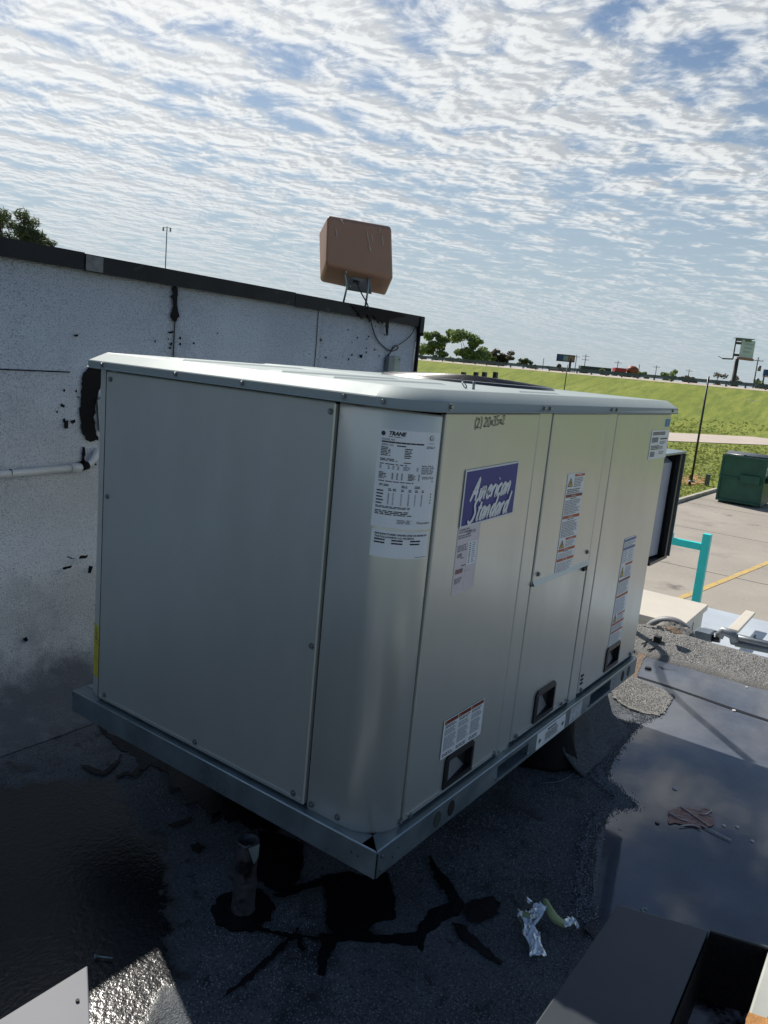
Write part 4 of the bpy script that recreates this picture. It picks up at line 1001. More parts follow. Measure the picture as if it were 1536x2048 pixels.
# tan cabinet
ZB = -.5
t1, t2 = hit(1413, 1209, 'z', ZB), hit(1366, 1249, 'z', ZB)
ax_ = (t1-t2).normalized(); ay_ = Vector((-ax_.y, ax_.x, 0))
tb = thing('metal_cabinet', (t2.x, t2.y, ZC), 'cream metal cabinet top beside the roof edge behind the unit', 'cabinet')
Lx = (t1-t2).length
def tbp(u, v, z): q = t2+ax_*u+ay_*v; return (q.x, q.y, z)
b = MB(); b.poly([tbp(.01, .01, ZC+.002), tbp(Lx-.01, .01, ZC+.002), tbp(Lx-.01, 1.6, ZC+.002), tbp(.01, 1.6, ZC+.002)], ZB-.04-ZC); b.build('cabinet_body', tanbox, tb, .006)
b = MB(); b.poly([tbp(-.012, -.012, ZB-.045), tbp(Lx+.012, -.012, ZB-.045), tbp(Lx+.012, 1.62, ZB-.045), tbp(-.012, 1.62, ZB-.045)], .045); b.build('lid', tanbox, tb, .006)
b = MB(); q = t2+ax_*Lx*.45; b.bar(Vector((q.x, q.y, ZC+.05))-ay_*.004, Vector((q.x, q.y, ZB-.06))-ay_*.004, .012, .006, ay_); b.build('latch', inkg, tb)
# flexible conduit arch
b = MB(); pts = [hit(x, y, 'x', 3.85) for x, y in [(1288, 1285), (1292, 1265), (1304, 1250), (1324, 1242), (1346, 1243), (1364, 1252), (1378, 1268), (1386, 1290)]]
pts = smooth(pts, 8); rs = [.030 + .0016*(i % 2) for i in range(len(pts))]; b.tube(pts, rs, 12)
tag(b.build('flexible_conduit', flexm), 'grey flexible conduit arching over the roof edge in front of the cabinet', 'conduit')
# conduits on the lower roof
cnd = thing('conduit_run', hit(1450, 1270, 'z', ZC+.1), 'pair of grey conduits with a junction box along the lower roof', 'conduit')
XP = 4.35
def Q(x, y, o=0): return hit(x, y, 'x', XP+o)
b = MB(); b.tube([Q(1406, 1257, .1), Q(1470, 1270, .1), Q(1560, 1291, .1)], .012, 10); b.build('pipe', boxg, cnd)
b = MB(); b.tube([Q(1462, 1272), Q(1500, 1281), Q(1570, 1298)], .02, 10); b.build('pipe', conduitm, cnd)
b = MB(); b.tube([Q(1462, 1284), Q(1500, 1291), Q(1570, 1306)], .018, 10); b.build('pipe', boxg, cnd)
b = MB(); b.tube([Q(1466, 1279), Q(1500, 1286), Q(1570, 1302)], .009, 8); b.build('pipe', boxg, cnd)
b = MB(); b.tube([Q(1470, 1290), Q(1500, 1297), Q(1570, 1311)], .010, 8); b.build('pipe', conduitm, cnd)
b = MB(); a_ = Q(1392, 1268); c_ = Q(1424, 1276); b.bar(a_, c_, .12, .085); b.build('junction_box', boxg, cnd, .008)
b = MB(); b.tube([Q(1424, 1276), Q(1440, 1279)], .025, 10); b.build('fitting', blackp, cnd)
b = MB(); b.tube([Q(1438, 1272), Q(1447, 1262), Q(1466, 1270), Q(1470, 1284)], .034, 10); b.build('elbow_fitting', conduitm, cnd)
b = MB(); b.tube([Q(1509, 1268, .1), Q(1509, 1276, .1)], .01, 8); b.build('strap', boxg, cnd)

# torn membrane pile at the roof edge
rnd = random.Random(9); b = MB()
def rug(cx, cy, w, h, z0, amp, n, seed, mb, tilt=0):
    rn = random.Random(seed); vs = []
    for i in range(n+1):
        for j in range(n+1):
            x = cx+w*(i/n-.5)+rn.gauss(0, w*.01); y = cy+h*(j/n-.5)+rn.gauss(0, h*.01)
            d = max(abs(i/n-.5), abs(j/n-.5))*2
            z = z0+amp*(1-d**2)*(1+.9*noise.noise(Vector((i*.9, j*.9, seed))))+tilt*(i/n)
            vs.append((x, y, z))
    mb.add(vs, [(i*(n+1)+j, (i+1)*(n+1)+j, (i+1)*(n+1)+j+1, i*(n+1)+j+1) for i in range(n) for j in range(n)])
q = R_(1318, 1278); rug(q.x+.02, q.y+.02, .22, .34, ZR+.015, .05, 16, 3, b); q = R_(1345, 1270); rug(q.x, q.y, .16, .22, ZR+.04, .035, 12, 5, b)
tp_ = thing('torn_membrane', q, 'crumpled torn pile of pale roofing membrane at the roof edge', 'debris'); b.build('membrane_crumple', roofl, tp_)
b = MB()
for (x0_, y0_, x1_, y1_, z_) in [(1284, 1288, 1300, 1281, .09), (1300, 1280, 1328, 1268, .12), (1326, 1272, 1345, 1262, .13), (1295, 1300, 1310, 1296, .06), (1330, 1280, 1352, 1276, .1)]:
    b.bar(R_(x0_, y0_, z_*.35), R_(x1_, y1_, z_*.35), .007, .006)
b.build('black_mastic', tarm, tp_)
b = MB(); b.add([R_(1330, 1250, .14), R_(1352, 1256, .14), R_(1366, 1268, .12), R_(1350, 1268, .12), R_(1336, 1260, .13)], [(0, 1, 2, 3, 4)]); o = b.build('brown_flap', mudm, tp_); o.modifiers.new('s', 'SOLIDIFY').thickness = .004
b = MB(); q = R_(1313, 1292, .01); b.box((q.x-.02, q.y-.022, ZR), (q.x+.02, q.y+.022, ZR+.075))
tag(b.build('black_block', gapm, None, .006), 'small black square block at the edge of the puddle', 'block')

# ================================================================== SMALL ROOF ITEMS
# vent pipe
vb = R_(486, 1822); vp = thing('vent_pipe', vb, 'stubby tarred vent pipe with a folded lead top by the base rail', 'vent pipe')
b = MB(); rnd = random.Random(2); n = 20; rings = [(0, .036), (.03, .033), (.08, .032), (.15, .031), (.20, .031), (.225, .034), (.232, .033), (.228, .026), (.215, .022), (.16, .021)]
vs = []
for (z, r) in rings:
    for k in range(n):
        a = 2*PI*k/n; rr_ = r*(1+.07*noise.noise(Vector((math.cos(a)*1.5, math.sin(a)*1.5, z*14)))); vs.append((vb.x+rr_*math.cos(a), vb.y+rr_*math.sin(a), ZR+z*1.0+(.008*noise.noise(Vector((math.cos(a)*2, math.sin(a)*2, 4))) if z > .2 else 0)))
b.add(vs, [(i*n+k, i*n+(k+1) % n, (i+1)*n+(k+1) % n, (i+1)*n+k) for i in range(len(rings)-1) for k in range(n)], 0, True); b.build('pipe_body', pipem, vp)
b = MB(); b.add([(vb.x+.02*math.cos(2*PI*k/n), vb.y+.02*math.sin(2*PI*k/n), ZR+.165) for k in range(n)], [list(range(n))]); b.build('pipe_mouth', gapm, vp)
b = MB(); pts = [(vb.x+(.085+.018*noise.noise(Vector((math.cos(t_)*2, math.sin(t_)*2, 0)))+.012*random.random())*math.cos(t_), vb.y+(.075+.02*random.random())*math.sin(t_), ZR+.001) for t_ in [2*PI*k/40 for k in range(40)]]
b.poly(pts, .009); b.build('tar_collar', tarm, vp)
b = MB(); q = vb+Vector((-.01, -.028, .18)); b.add([q+Vector((-.02, -.004, .05)), q+Vector((.022, -.006, .045)), q+Vector((.012, -.012, .012)), q+Vector((-.004, -.014, -.002))], [(0, 1, 2, 3)]); o = b.build('lead_tab', galv, vp); o.modifiers.new('s', 'SOLIDIFY').thickness = .002

# foil covered foam strip
fs = thing('foil_scrap', R_(1085, 1840), 'twisted scrap of green foam with crumpled silver foil on the roof', 'scrap')
def ribbon(pts, ws, mb, n_up=(0, 0, 1), mi=0, crumple=0.0, seed=1, cols=5):
    rn = random.Random(seed); vs = []
    for i, p in enumerate(pts):
        d = (pts[min(i+1, len(pts)-1)]-pts[max(i-1, 0)]).normalized(); s = d.cross(Vector(n_up)).normalized()
        for k in range(cols):
            f = k/(cols-1)-.5; vs.append(p+s*ws[i]*f*2+Vector((0, 0, rn.gauss(0, crumple)+(.25-f*f)*ws[i]*.5)))
    mb.add(vs, [(i*cols+k, i*cols+k+1, (i+1)*cols+k+1, (i+1)*cols+k) for i in range(len(pts)-1) for k in range(cols-1)], mi)
b = MB(); pts = smooth([R_(1050, 1822, .03), R_(1056, 1850, .035), R_(1068, 1880, .03), R_(1077, 1912, .012)], 5)
ribbon(pts, [.022+.004*math.sin(i) for i in range(len(pts))], b, crumple=.003, seed=3, cols=7); o = b.build('foil_flap', foilm, fs); o.modifiers.new('s', 'SOLIDIFY').thickness = .002
b = MB(); pts = smooth([R_(1060, 1845, .03), R_(1072, 1828, .05), R_(1082, 1808, .06)], 5); ribbon(pts, [.018]*len(pts), b, crumple=.003, seed=5, cols=6); o = b.build('foil_flap', foilm, fs); o.modifiers.new('s', 'SOLIDIFY').thickness = .002
b = MB(); pts = smooth([R_(1090, 1802, .05), R_(1100, 1822, .05), R_(1112, 1838, .04), R_(1130, 1850, .02)], 5); b.tube(pts, [.007+.006*math.sin(PI*(i+2)/(len(pts)+3)) for i in range(len(pts))], 9); b.build('foam_roll', insul, fs)
b = MB(); pts = smooth([R_(1045, 1828, .02), R_(1058, 1835, .03), R_(1072, 1840, .02)], 4); b.tube(pts, [.008, .011, .012, .012, .012, .011, .010, .009, .008][:len(pts)], 8); b.build('foam_end', insul, fs)
b = MB(); pts = smooth([R_(1126, 1850, .03), R_(1142, 1843, .03), R_(1155, 1848, .02)], 4); ribbon(pts, [.010, .012, .014, .016, .018, .02, .022, .02, .018][:len(pts)], b, crumple=.004, seed=8, cols=6); o = b.build('foil_flap', foilm, fs); o.modifiers.new('s', 'SOLIDIFY').thickness = .0015
b = MB(); b.tube([R_(1044, 1784, .02), R_(1052, 1797, .03), R_(1062, 1808, .03)], [.004, .006, .009], 6); b.build('foil_twist', foilm, fs)
# peeled paint scrap in the puddle
ps = thing('paint_scrap', R_(1380, 1640), 'wrinkled reddish scrap of peeled coating floating in the puddle', 'scrap')
pl = [R_(x, y, .006) for x, y in [(1336, 1622), (1365, 1614), (1395, 1620), (1415, 1616), (1424, 1622), (1425, 1652), (1400, 1656), (1375, 1652), (1350, 1646), (1338, 1648)]]
b = MB(); b.poly(jag(pl, 6, .002, 6), .002); b.build('scrap_sheet', scrapm, ps)
for i, wr in enumerate([[(1336, 1624), (1356, 1636), (1376, 1642)], [(1362, 1614), (1378, 1624), (1395, 1636), (1415, 1650)], [(1398, 1626), (1412, 1628), (1424, 1620)], [(1360, 1652), (1385, 1650), (1402, 1657)], [(1402, 1650), (1425, 1662), (1445, 1672), (1462, 1680)]]):
    b = MB(); b.tube(smooth([R_(x, y, .010) for x, y in wr], 4), .0022, 5); b.build('wrinkle', mat('wrinkle%d' % i, (.62, .58, .58), .35), ps)
# debris bits
bits = [(1350, 1578, .008, 'small pale chip floating in the puddle above the red scrap'), (1315, 1647, .007, 'small dark chip in the puddle left of the red scrap'), (1448, 1652, .006, 'tiny pale fleck in the puddle just right of the red scrap'), (1475, 1655, .006, 'tiny pale fleck farther right of the red scrap'), (1505, 1683, .006, 'tiny pale fleck near the right edge of the puddle'), (1296, 1338, .016, 'dark round lump lying on the sunlit wet roof'), (1493, 1375, .006, 'tiny pale chip on the sunlit far puddle'), (1468, 1422, .008, 'small pale crumb on the dark lap seam'), (1160, 1528, .006, 'tiny white crumb by the curb flap')]
for (x, y, s, lb) in bits:
    q = R_(x, y, .004); b = MB(); rn = random.Random(int(x)); 
    pts = [(q.x+s*(1+.4*rn.random())*math.cos(a), q.y+s*(1+.4*rn.random())*math.sin(a), q.z) for a in [2*PI*k/8 for k in range(8)]]
    b.poly(pts, s*.7); tag(b.build('debris_chip', blackp if x in (1296, 1315) else scratch, None, s*.2), lb, 'debris', 'small debris chips on the roof')
q = R_(1292, 1825, .006); b = MB(); b.tube([q+Vector((.01*math.cos(a), .014*math.sin(a), .004)) for a in [PI*k/8 for k in range(9)]], .003, 6)
tag(b.build('metal_ring', galv), 'small bright metal ring at the edge of the dark cover plate', 'ring')
q = R_(190, 1912, .008); q2 = R_(225, 1916, .008); b = MB(); b.tube([q, q2], .0022, 6); b.tube([q-Vector((0, 0, .001)), q+(q2-q)*.05], .0055, 8)
tag(b.build('screw', galv), 'loose long screw on the black wet roof at the lower left', 'screw')

# raised cover plate, bottom right
ZP = .19
cpn = [hit(1236, 1808, 'z', ZP), hit(1418, 1860, 'z', ZP), hit(1330, 2075, 'z', ZP), hit(1040, 2090, 'z', ZP)]
cp_ = thing('cover_plate', cpn[0]-Vector((0, 0, ZP-ZR)), 'dark flat sheet metal cover plate at the bottom right', 'cover plate')
ext = (cpn[3]-cpn[0]).normalized(); e2 = (cpn[2]-cpn[1]).normalized()
top4 = [cpn[0], cpn[1], cpn[1]+e2*.9, cpn[0]+ext*.9]
b = MB(); b.poly([p-Vector((0, 0, .022)) for p in top4][::-1], .022); b.build('plate', platem, cp_, .003)
cc_ = sum(top4, Vector())/4
b = MB(); b.poly([Vector((cc_.x+(p.x-cc_.x)*.8, cc_.y+(p.y-cc_.y)*.75, ZR)) for p in top4][::-1], ZP-.024-ZR); b.build('plinth', gapm, cp_)
# open black tray between the plate and the weathered panel
tA, tB = hit(1421, 1861, 'z', ZP), hit(1600, 1914, 'z', ZP); tD = tA+e2*.8; tC = tB+e2*.8
tr_ = thing('open_tray', (tA.x, tA.y, ZR), 'open black metal tray with wet floor and painted bright mottling right of the dark cover plate', 'tray')
dn_ = Vector((0, 0, ZP-.02))
b = MB(); lowv = lambda p, z: Vector((p.x, p.y, z))
b.add([tA, tB, lowv(tB, -.06), lowv(tA, -.06)], [(0, 1, 2, 3)]); b.add([tA, tD, lowv(tD, -.06), lowv(tA, -.06)], [(0, 1, 2, 3)]); b.build('tray_wall', tarm, tr_)
b = MB(); b.bar(tA, tB, .006, .004); b.build('tray_rim', platem, tr_)
b = MB(); b.poly([lowv(tA, .036), lowv(tD, .036), lowv(tC, .036), lowv(tB, .036)], .004); b.build('tray_floor', mat('tray_wet_lit', (.012, .013, .016), .12, 0, .4, 9, .3, 30, .004, spots=[((.42, .42, .47), 9, .44, .60, .3, 8), ((.01, .01, .012), 22, .62, .66, .3, 4)]), tr_)  # bright mottles in the colour stand for light on the wet floor
b = MB(); b.box((tA.x+.03, tA.y-.12, ZR), (tA.x+.1, tA.y-.04, -.066)); b.build('foot', gapm, tr_)
# white weathered panel with rust, extreme bottom right
w4 = [hit(1540, 1895, 'z', ZP), hit(1545, 2100, 'z', ZP), hit(1488, 2060, 'z', ZP), hit(1503, 2005, 'z', ZP)]
wp = thing('weathered_panel', (w4[0].x, w4[0].y, ZR), 'white weathered metal panel with rust at the bottom right corner', 'panel')
d1 = Vector((w4[0].x, w4[0].y, 0))
b = MB(); P0 = hit(1536, 1903, 'z', ZP); P1 = hit(1490, 2048, 'z', ZP); dn = (P1-P0).normalized(); sd_ = Vector((-dn.y, dn.x, 0))
if sd_.dot(RT) < 0: sd_ = -sd_
b.poly([P0-dn*.12-Vector((0, 0, .03)), P1+dn*.25-Vector((0, 0, .03)), P1+dn*.25+sd_*.25-Vector((0, 0, .03)), P0-dn*.12+sd_*.25-Vector((0, 0, .03))], .03); b.build('panel_sheet', wpanel, wp, .004)
Pr = hit(1496, 2025, 'z', ZP+.001)
b = MB(); b.poly(jag([Pr+sd_*.002, Pr+dn*.14+sd_*.002, Pr+dn*.14+sd_*.12, Pr+sd_*.11, Pr-dn*.012+sd_*.05], 8, .002, 3), .0015); b.build('rust_patch', rustm, wp)
b = MB(); b.tube([Pr+sd_*.03-dn*.01, Pr+sd_*.05+Vector((0, 0, .006)), Pr+sd_*.08+dn*.01], .0045, 6); b.build('clip', boxg, wp)
b = MB(); q = P1+sd_*.16+dn*.1; b.box((q.x-.06, q.y-.06, ZR), (q.x+.06, q.y+.06, ZP-.03)); b.build('plinth', gapm, wp)
# grey lid bottom left
ZQ = .2
g4 = [hit(175, 1930, 'z', ZQ), hit(0, 2038, 'z', ZQ), hit(180, 2048, 'z', ZQ)]
dA = (g4[1]-g4[0]).normalized(); dB = (g4[2]-g4[0]).normalized()
gl = thing('grey_lid', (g4[0].x, g4[0].y, ZR), 'smooth light grey sheet metal lid corner at the bottom left', 'lid')
b = MB(); b.poly([g4[0]-Vector((0, 0, .02)), g4[0]+dA*.45-Vector((0, 0, .02)), g4[0]+dA*.45+dB*.3-Vector((0, 0, .02)), g4[0]+dB*.3-Vector((0, 0, .02))], .02); b.build('lid_sheet', lidgrey, gl, .002)
q = g4[0]+dA*.2+dB*.14
b = MB(); b.poly([Vector((g4[0].x, g4[0].y, ZR))+dA*a_+dB*c_ for a_, c_ in ((.03, .03), (.42, .03), (.42, .27), (.03, .27))], ZQ-.022-ZR); b.build('lid_box', lidgrey, gl)
b = MB(); q = hit(155, 2003, 'z', ZQ); b.tube([q, q+Vector((0, 0, .003))], .003, 8); b.build('rivet', gapm, gl)

# black cable on floor at left
b = MB(); b.tube(smooth([R_(-120, 1392, .02), R_(0, 1386, .02), R_(60, 1381, .02), R_(146, 1381, .03), R_(190, 1383, .05)]), .006, 8)
tag(b.build('cable', cablem), 'dark cable lying on the roof and running to the left base corner', 'cable')

# ================================================================== THE ROOFTOP AIR CONDITIONER
ac = thing('air_conditioner', (1.0, .65, ZR+.30), 'large grey green packaged air conditioner with rounded corner on a galvanised base', 'air conditioner')
LX, WY = 1.987, 1.307
E0 = .025; RC = .11; T0 = E0+RC     # cabinet face plane and corner radius
ARC = PI/2*RC
def F(s, z, off=0.0, e=E0):
    """point on the outside of the cabinet: s runs round the corner, 0 at the left tangent, ARC at the right tangent"""
    if s < 0: return Vector((e-off, T0-s, z))
    if s > ARC: return Vector((T0+(s-ARC), e-off, z))
    a = s/RC; rr_ = RC+off
    return Vector((T0-rr_*math.cos(a), T0-rr_*math.sin(a), z))
def sx_(x): return ARC+(x-T0)       # right face x -> s
def sy_(y): return T0-y             # left face y -> s

def skin(name, s0, s1, z0, z1, off, m, holes=(), depth=.014, cuts=(), parent=ac, ztop=None, edge=.004, mi=0, round_=False):
    """folded sheet panel following the cabinet outline: face, rounded edge and return flange; rectangular openings with returns"""
    S_ = sorted(set([s0+edge, s1-edge]+[c for h in holes for c in h[:2]]+list(cuts)))
    Z_ = sorted(set([z0+edge, z1-edge]+[c for h in holes for c in h[2:4]]))
    zf = (lambda s, z: z) if ztop is None else (lambda s, z: z0+(z-z0)*(ztop(s)-z0)/(z1-z0))
    b = MB(); idx = {}
    def V(s, z, o):
        k = (round(s, 5), round(z, 5), round(o, 5))
        if k not in idx: idx[k] = len(b.v); b.v.append(F(s, zf(s, z), o))
        return idx[k]
    def face(vs, sm=False): b.f.append(vs); b.m.append(mi); b.sm.append(sm)
    curved = s0 < ARC and s1 > 0
    for i in range(len(S_)-1):
        for j in range(len(Z_)-1):
            cs, cz = (S_[i]+S_[i+1])/2, (Z_[j]+Z_[j+1])/2
            if any(h[0] < cs < h[1] and h[2] < cz < h[3] for h in holes): continue
            face([V(S_[i], Z_[j], off), V(S_[i+1], Z_[j], off), V(S_[i+1], Z_[j+1], off), V(S_[i], Z_[j+1], off)], curved)
    o1 = off-edge*.5; o2 = off-depth
    for i in range(len(S_)-1):
        a, c = S_[i], S_[i+1]
        for zz, ze in ((Z_[0], z0), (Z_[-1], z1)):
            face([V(a, zz, off), V(c, zz, off), V(c, ze, o1), V(a, ze, o1)]); face([V(a, ze, o1), V(c, ze, o1), V(c, ze, o2), V(a, ze, o2)])
    for j in range(len(Z_)-1):
        a, c = Z_[j], Z_[j+1]
        for ss, se in ((S_[0], s0), (S_[-1], s1)):
            face([V(ss, a, off), V(ss, c, off), V(se, c, o1), V(se, a, o1)]); face([V(se, a, o1), V(se, c, o1), V(se, c, o2), V(se, a, o2)])
    for ss, se in ((S_[0], s0), (S_[-1], s1)):
        for zz, ze in ((Z_[0], z0), (Z_[-1], z1)):
            face([V(ss, zz, off), V(ss, ze, o1), V(se, zz, o1)])
    for h in holes:
        for (a, c) in (((h[0], h[2]), (h[1], h[2])), ((h[1], h[2]), (h[1], h[3])), ((h[1], h[3]), (h[0], h[3])), ((h[0], h[3]), (h[0], h[2]))):
            face([V(a[0], a[1], off), V(c[0], c[1], off), V(c[0], c[1], off-.03), V(a[0], a[1], off-.03)])
    o = b.build(name, m, parent)
    import bmesh as _bm
    bm = _bm.new(); bm.from_mesh(o.data); _bm.ops.recalc_face_normals(bm, faces=bm.faces); bm.to_mesh(o.data); bm.free()
    return o
cutsC = [ARC*k/14 for k in range(15)]
# inner body
b = MB(); b.add([(.06, .16, -.01), (.10, .10, -.01), (.16, .06, -.01), (1.94, .06, -.01), (1.94, 1.22, -.01), (.08, 1.22, -.01)]+[(.06, .16, 1.12), (.10, .10, 1.12), (.16, .06, 1.12), (1.94, .06, 1.12), (1.94, 1.22, 1.12), (.08, 1.22, 1.12)],
      [(0, 1, 7, 6), (1, 2, 8, 7), (2, 3, 9, 8), (3, 4, 10, 9), (4, 5, 11, 10), (5, 0, 6, 11)]); b.build('inner_frame', gapm, ac)
# left face
skin('end_panel', sy_(1.188), sy_(.263), .008, 1.094, .007, paint, cuts=[])
skin('corner_panel', sy_(.257), sx_(.1365), .0, 1.0985, .0, paint, cuts=cutsC+[sy_(.2), sy_(.15)],
     ztop=lambda s: 1.0985-.0095*max(0, (s-sy_(.19))/(sx_(.1365)-sy_(.19)))**1.2 - (.006*math.sin(PI*min(1, max(0, (s-sy_(.25))/.07))) if s < sy_(.18) else 0))
b = MB(); b.add([(E0+.001, 1.193, .0), (.048, 1.258, .0), (.048, 1.258, 1.10), (E0+.001, 1.193, 1.10), (.095, 1.26, 0), (.095, 1.26, 1.10), (E0+.015, 1.188, 0), (E0+.015, 1.188, 1.1)], [(0, 3, 2, 1), (1, 2, 5, 4), (0, 6, 7, 3)]); b.build('corner_post', paint, ac)
b = MB(); b.box((.096, 1.235, 0), (1.98, 1.25, 1.10)); b.build('rear_panel', paint, ac)
# right face
HN = [(.335, .492, .030, .122), (.925, 1.083, .033, .137), (1.603, 1.758, .033, .127)]
def hs(h): return (sx_(h[0]), sx_(h[1]), h[2], h[3])
skin('filter_panel', sx_(.141), sx_(.6665), .010, 1.096, .006, paint, holes=[hs(HN[0])])
skin('corner_strip', sx_(.6705), sx_(.7605), .0, 1.099, .0045, paint)
skin('service_panel', sx_(.765), sx_(1.2355), .012, .546, .004, paint, holes=[hs(HN[1])])
skin('access_panel', sx_(.764), sx_(1.236), .549, 1.097, .008, paint)
skin('corner_strip', sx_(1.2405), sx_(1.3235), .0, 1.099, .0055, paint)
skin('blower_panel', sx_(1.328), sx_(1.972), .012, 1.097, .006, paint, holes=[hs(HN[2])])
skin('edge_post', sx_(1.974), sx_(2.002), .0, 1.099, .001, paint)
b = MB(); b.box((1.985, .03, 0), (2.0, 1.25, 1.10)); b.build('rear_end_panel', paint, ac)
# bent lower lip of the access panel
b = MB(); y_ = E0-.008
b.add([(.766, y_, .566), (1.236, y_, .566), (1.236, y_-.008, .551), (.766, y_-.008, .551), (.766, y_+.01, .549), (1.236, y_+.01, .549)], [(0, 3, 2, 1), (3, 4, 5, 2)])
o = b.build('panel_lip', paint, ac)
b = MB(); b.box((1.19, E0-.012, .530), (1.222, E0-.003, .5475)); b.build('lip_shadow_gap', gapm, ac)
# stiffening hems along the panel feet
for (a_, c_, z_, nm) in ((.145, .664, .030, 'panel_hem'), (.77, 1.233, .024, 'panel_hem'), (1.335, 1.968, .024, 'panel_hem')):
    b = MB(); b.bar((a_+.01, E0-.0075, z_-.004), (c_-.01, E0-.0075, z_-.004), .004, .0022, (0, 0, 1)); b.build(nm, paint, ac)
b = MB(); b.bar((E0-.0085, .275, .020), (E0-.0085, 1.178, .020), .004, .0022); b.build('panel_hem', paint, ac)
# handles
for h in HN:
    x0, x1, z0, z1 = h; t_ = .014
    b = MB(); yo = E0-.008
    o4 = [(x0-.004, z0-.004), (x1+.004, z0-.004), (x1+.004, z1-.006), (x1-.012, z1+.008), (x0+.012, z1+.008), (x0-.004, z1-.006)]
    i4 = [(x0+t_, z0+t_), (x1-t_*.7, z0+t_), (x1-t_*.7, z1-t_), (x1-t_*.9, z1-t_*.8), (x0+t_*1.2, z1-t_*.8), (x0+t_, z1-t_)]
    n = 6; vs = [(x, yo-.003, z) for x, z in o4]+[(x, yo-.0045, z) for x, z in i4]+[(x, E0+.013, z) for x, z in i4]+[(x, yo+.012, z) for x, z in o4]
    b.add(vs, [(i, (i+1) % n, n+(i+1) % n, n+i) for i in range(n)]+[(n+i, n+(i+1) % n, 2*n+(i+1) % n, 2*n+i) for i in range(n)]+[(i, 3*n+i, 3*n+(i+1) % n, (i+1) % n) for i in range(n)])
    ho = b.build('handle', blackp, ac)
    b = MB(); xm = x0+(x1-x0)*.42
    ya, yb = yo-.001, E0+.009
    b.add([(x0+t_, ya, z0+t_), (x1-t_, yb, z0+t_), (xm, yb, z1-t_), (x0+t_, ya+.004, z1-t_)], [(0, 1, 2, 3)])
    b.add([(x1-t_*.7, yb+.001, z0+t_), (x1-t_*.7, yb+.001, z1-t_*.8), (x0+t_, yb+.001, z1-t_*.8), (x0+t_, yb+.001, z0+t_)], [(0, 1, 2, 3)], 1)
    b.build('pocket', [greyp, gapm], ho)
# knockouts and slots
def disc(mb, x, y, z, rx, rz, n=18, mi=0, d=.003):
    o = len(mb.v); mb.v += [Vector((x+rx*math.cos(2*PI*k/n), y, z+rz*math.sin(2*PI*k/n))) for k in range(n)] + [Vector((x+rx*math.cos(2*PI*k/n), y+d, z+rz*math.sin(2*PI*k/n))) for k in range(n)]
    mb.f.append([o+k for k in range(n)]); mb.m.append(mi); mb.sm.append(False)
    for k in range(n): mb.f.append([o+k, o+n+k, o+n+(k+1) % n, o+(k+1) % n]); mb.m.append(mi); mb.sm.append(False)
b = MB(); disc(b, .728, E0-.0025, .050, .0185, .0185, d=.004); b.build('cable_opening', gapm, ac)
plugm = mat('plug_green_grey', (.045, .06, .055), .6)
b = MB(); disc(b, 1.286, E0-.0028, .060, .024, .024, d=.004); b.build('knockout_plug', plugm, ac)
b = MB()
for k in range(3): b.box((1.343, E0-.0085, .048+.016*k), (1.366, E0-.005, .055+.016*k))
b.build('drain_slots', gapm, ac)
# screws
scm = None
def screw(p, n):
    global scm
    n = Vector(n)
    if scm is None:
        b = MB(); b.tube([(0, 0, 0), (0, 0, .0018)], .0085, 12); b.tube([(0, 0, .0018), (0, 0, .0065)], [.0058, .0050], 6)
        me = b.build('screw', screwm); scm = me.data; bpy.data.objects.remove(me)
    o = bpy.data.objects.new('screw', scm); C.objects.link(o); o.parent = ac; o.matrix_parent_inverse = Matrix.Translation(-ac.location)
    q = n.to_track_quat('Z', 'Y').to_matrix().to_4x4(); q.translation = Vector(p); o.matrix_basis = q
NL, NR = (-1, 0, 0), (0, -1, 0)
CE = .003
for y in (1.188, .843, .574, .227, .112): screw((CE+.0005 if y > .12 else .006, y, 1.112), NL)
for x in (.652, .693, 1.207, 1.256, 1.93): screw((x, CE+.0005, 1.112), NR)
q = F(ARC*.97, 1.112, .022); screw(q, (q-Vector((T0, T0, 1.112))).normalized())
for (x, z) in ((.17, .020), (.645, .022), (.683, .012), (.748, .012), (.80, .026), (1.17, .024), (1.225, .020), (1.36, .024), (1.93, .026), (1.985, .022)): screw((x, E0-.0075 if .14 < x < .668 or x > .76 else E0-.001, z), NR)
screw((.80, E0-.009, .585), NR); screw((1.205, E0-.009, .60), NR)
for (y, z) in ((1.15, .03), (.70, .03), (.30, .03), (.277, .46), (.277, 1.07), (1.165, 1.07), (1.165, .70)): screw((E0-.0075, y, z), NL)
for (y, z) in ((.24, .018), (.15, .02)): screw((E0-.001, y, z), NL)
q = F(ARC*.99, .014, .001); screw(q, (0, -1, 0))
# roof cap: swept profile
def outline(inset, rc):
    x0, y0, x1, y1 = CE+inset, CE+inset, 2.012-inset, 1.262-inset
    pts = [(x0, y1)]
    n = 12
    for k in range(n+1):
        a = PI + PI/2*k/n; pts.append((x0+rc+rc*math.cos(a), y0+rc+rc*math.sin(a)))
    pts += [(x1, y0), (x1, y1)]
    return pts
prof = [(.016, 1.096, .12), (-.004, 1.0985, .134), (-.004, 1.101, .134), (.0, 1.1035, .13), (.0, 1.1195, .13), (.002, 1.1225, .128), (.038, 1.148, .10), (.042, 1.1495, .10), (.060, 1.1495, .085)]
b = MB(); rings = [[Vector((x, y, z)) for x, y in outline(i_, rc)] for i_, z, rc in prof]
for r_ in rings: b.v += r_
nn_ = len(rings[0])
for i in range(len(rings)-1):
    for k in range(nn_): b.f.append([i*nn_+k, i*nn_+(k+1) % nn_, (i+1)*nn_+(k+1) % nn_, (i+1)*nn_+k]); b.m.append(0); b.sm.append(k > 0 and k < 14)
b.f.append([(len(rings)-1)*nn_+k for k in range(nn_)]); b.m.append(0); b.sm.append(False)
cap_o = b.build('roof_cap', capm, ac)
b = MB(); disc(b, .0, 0, 0, .002, .002)
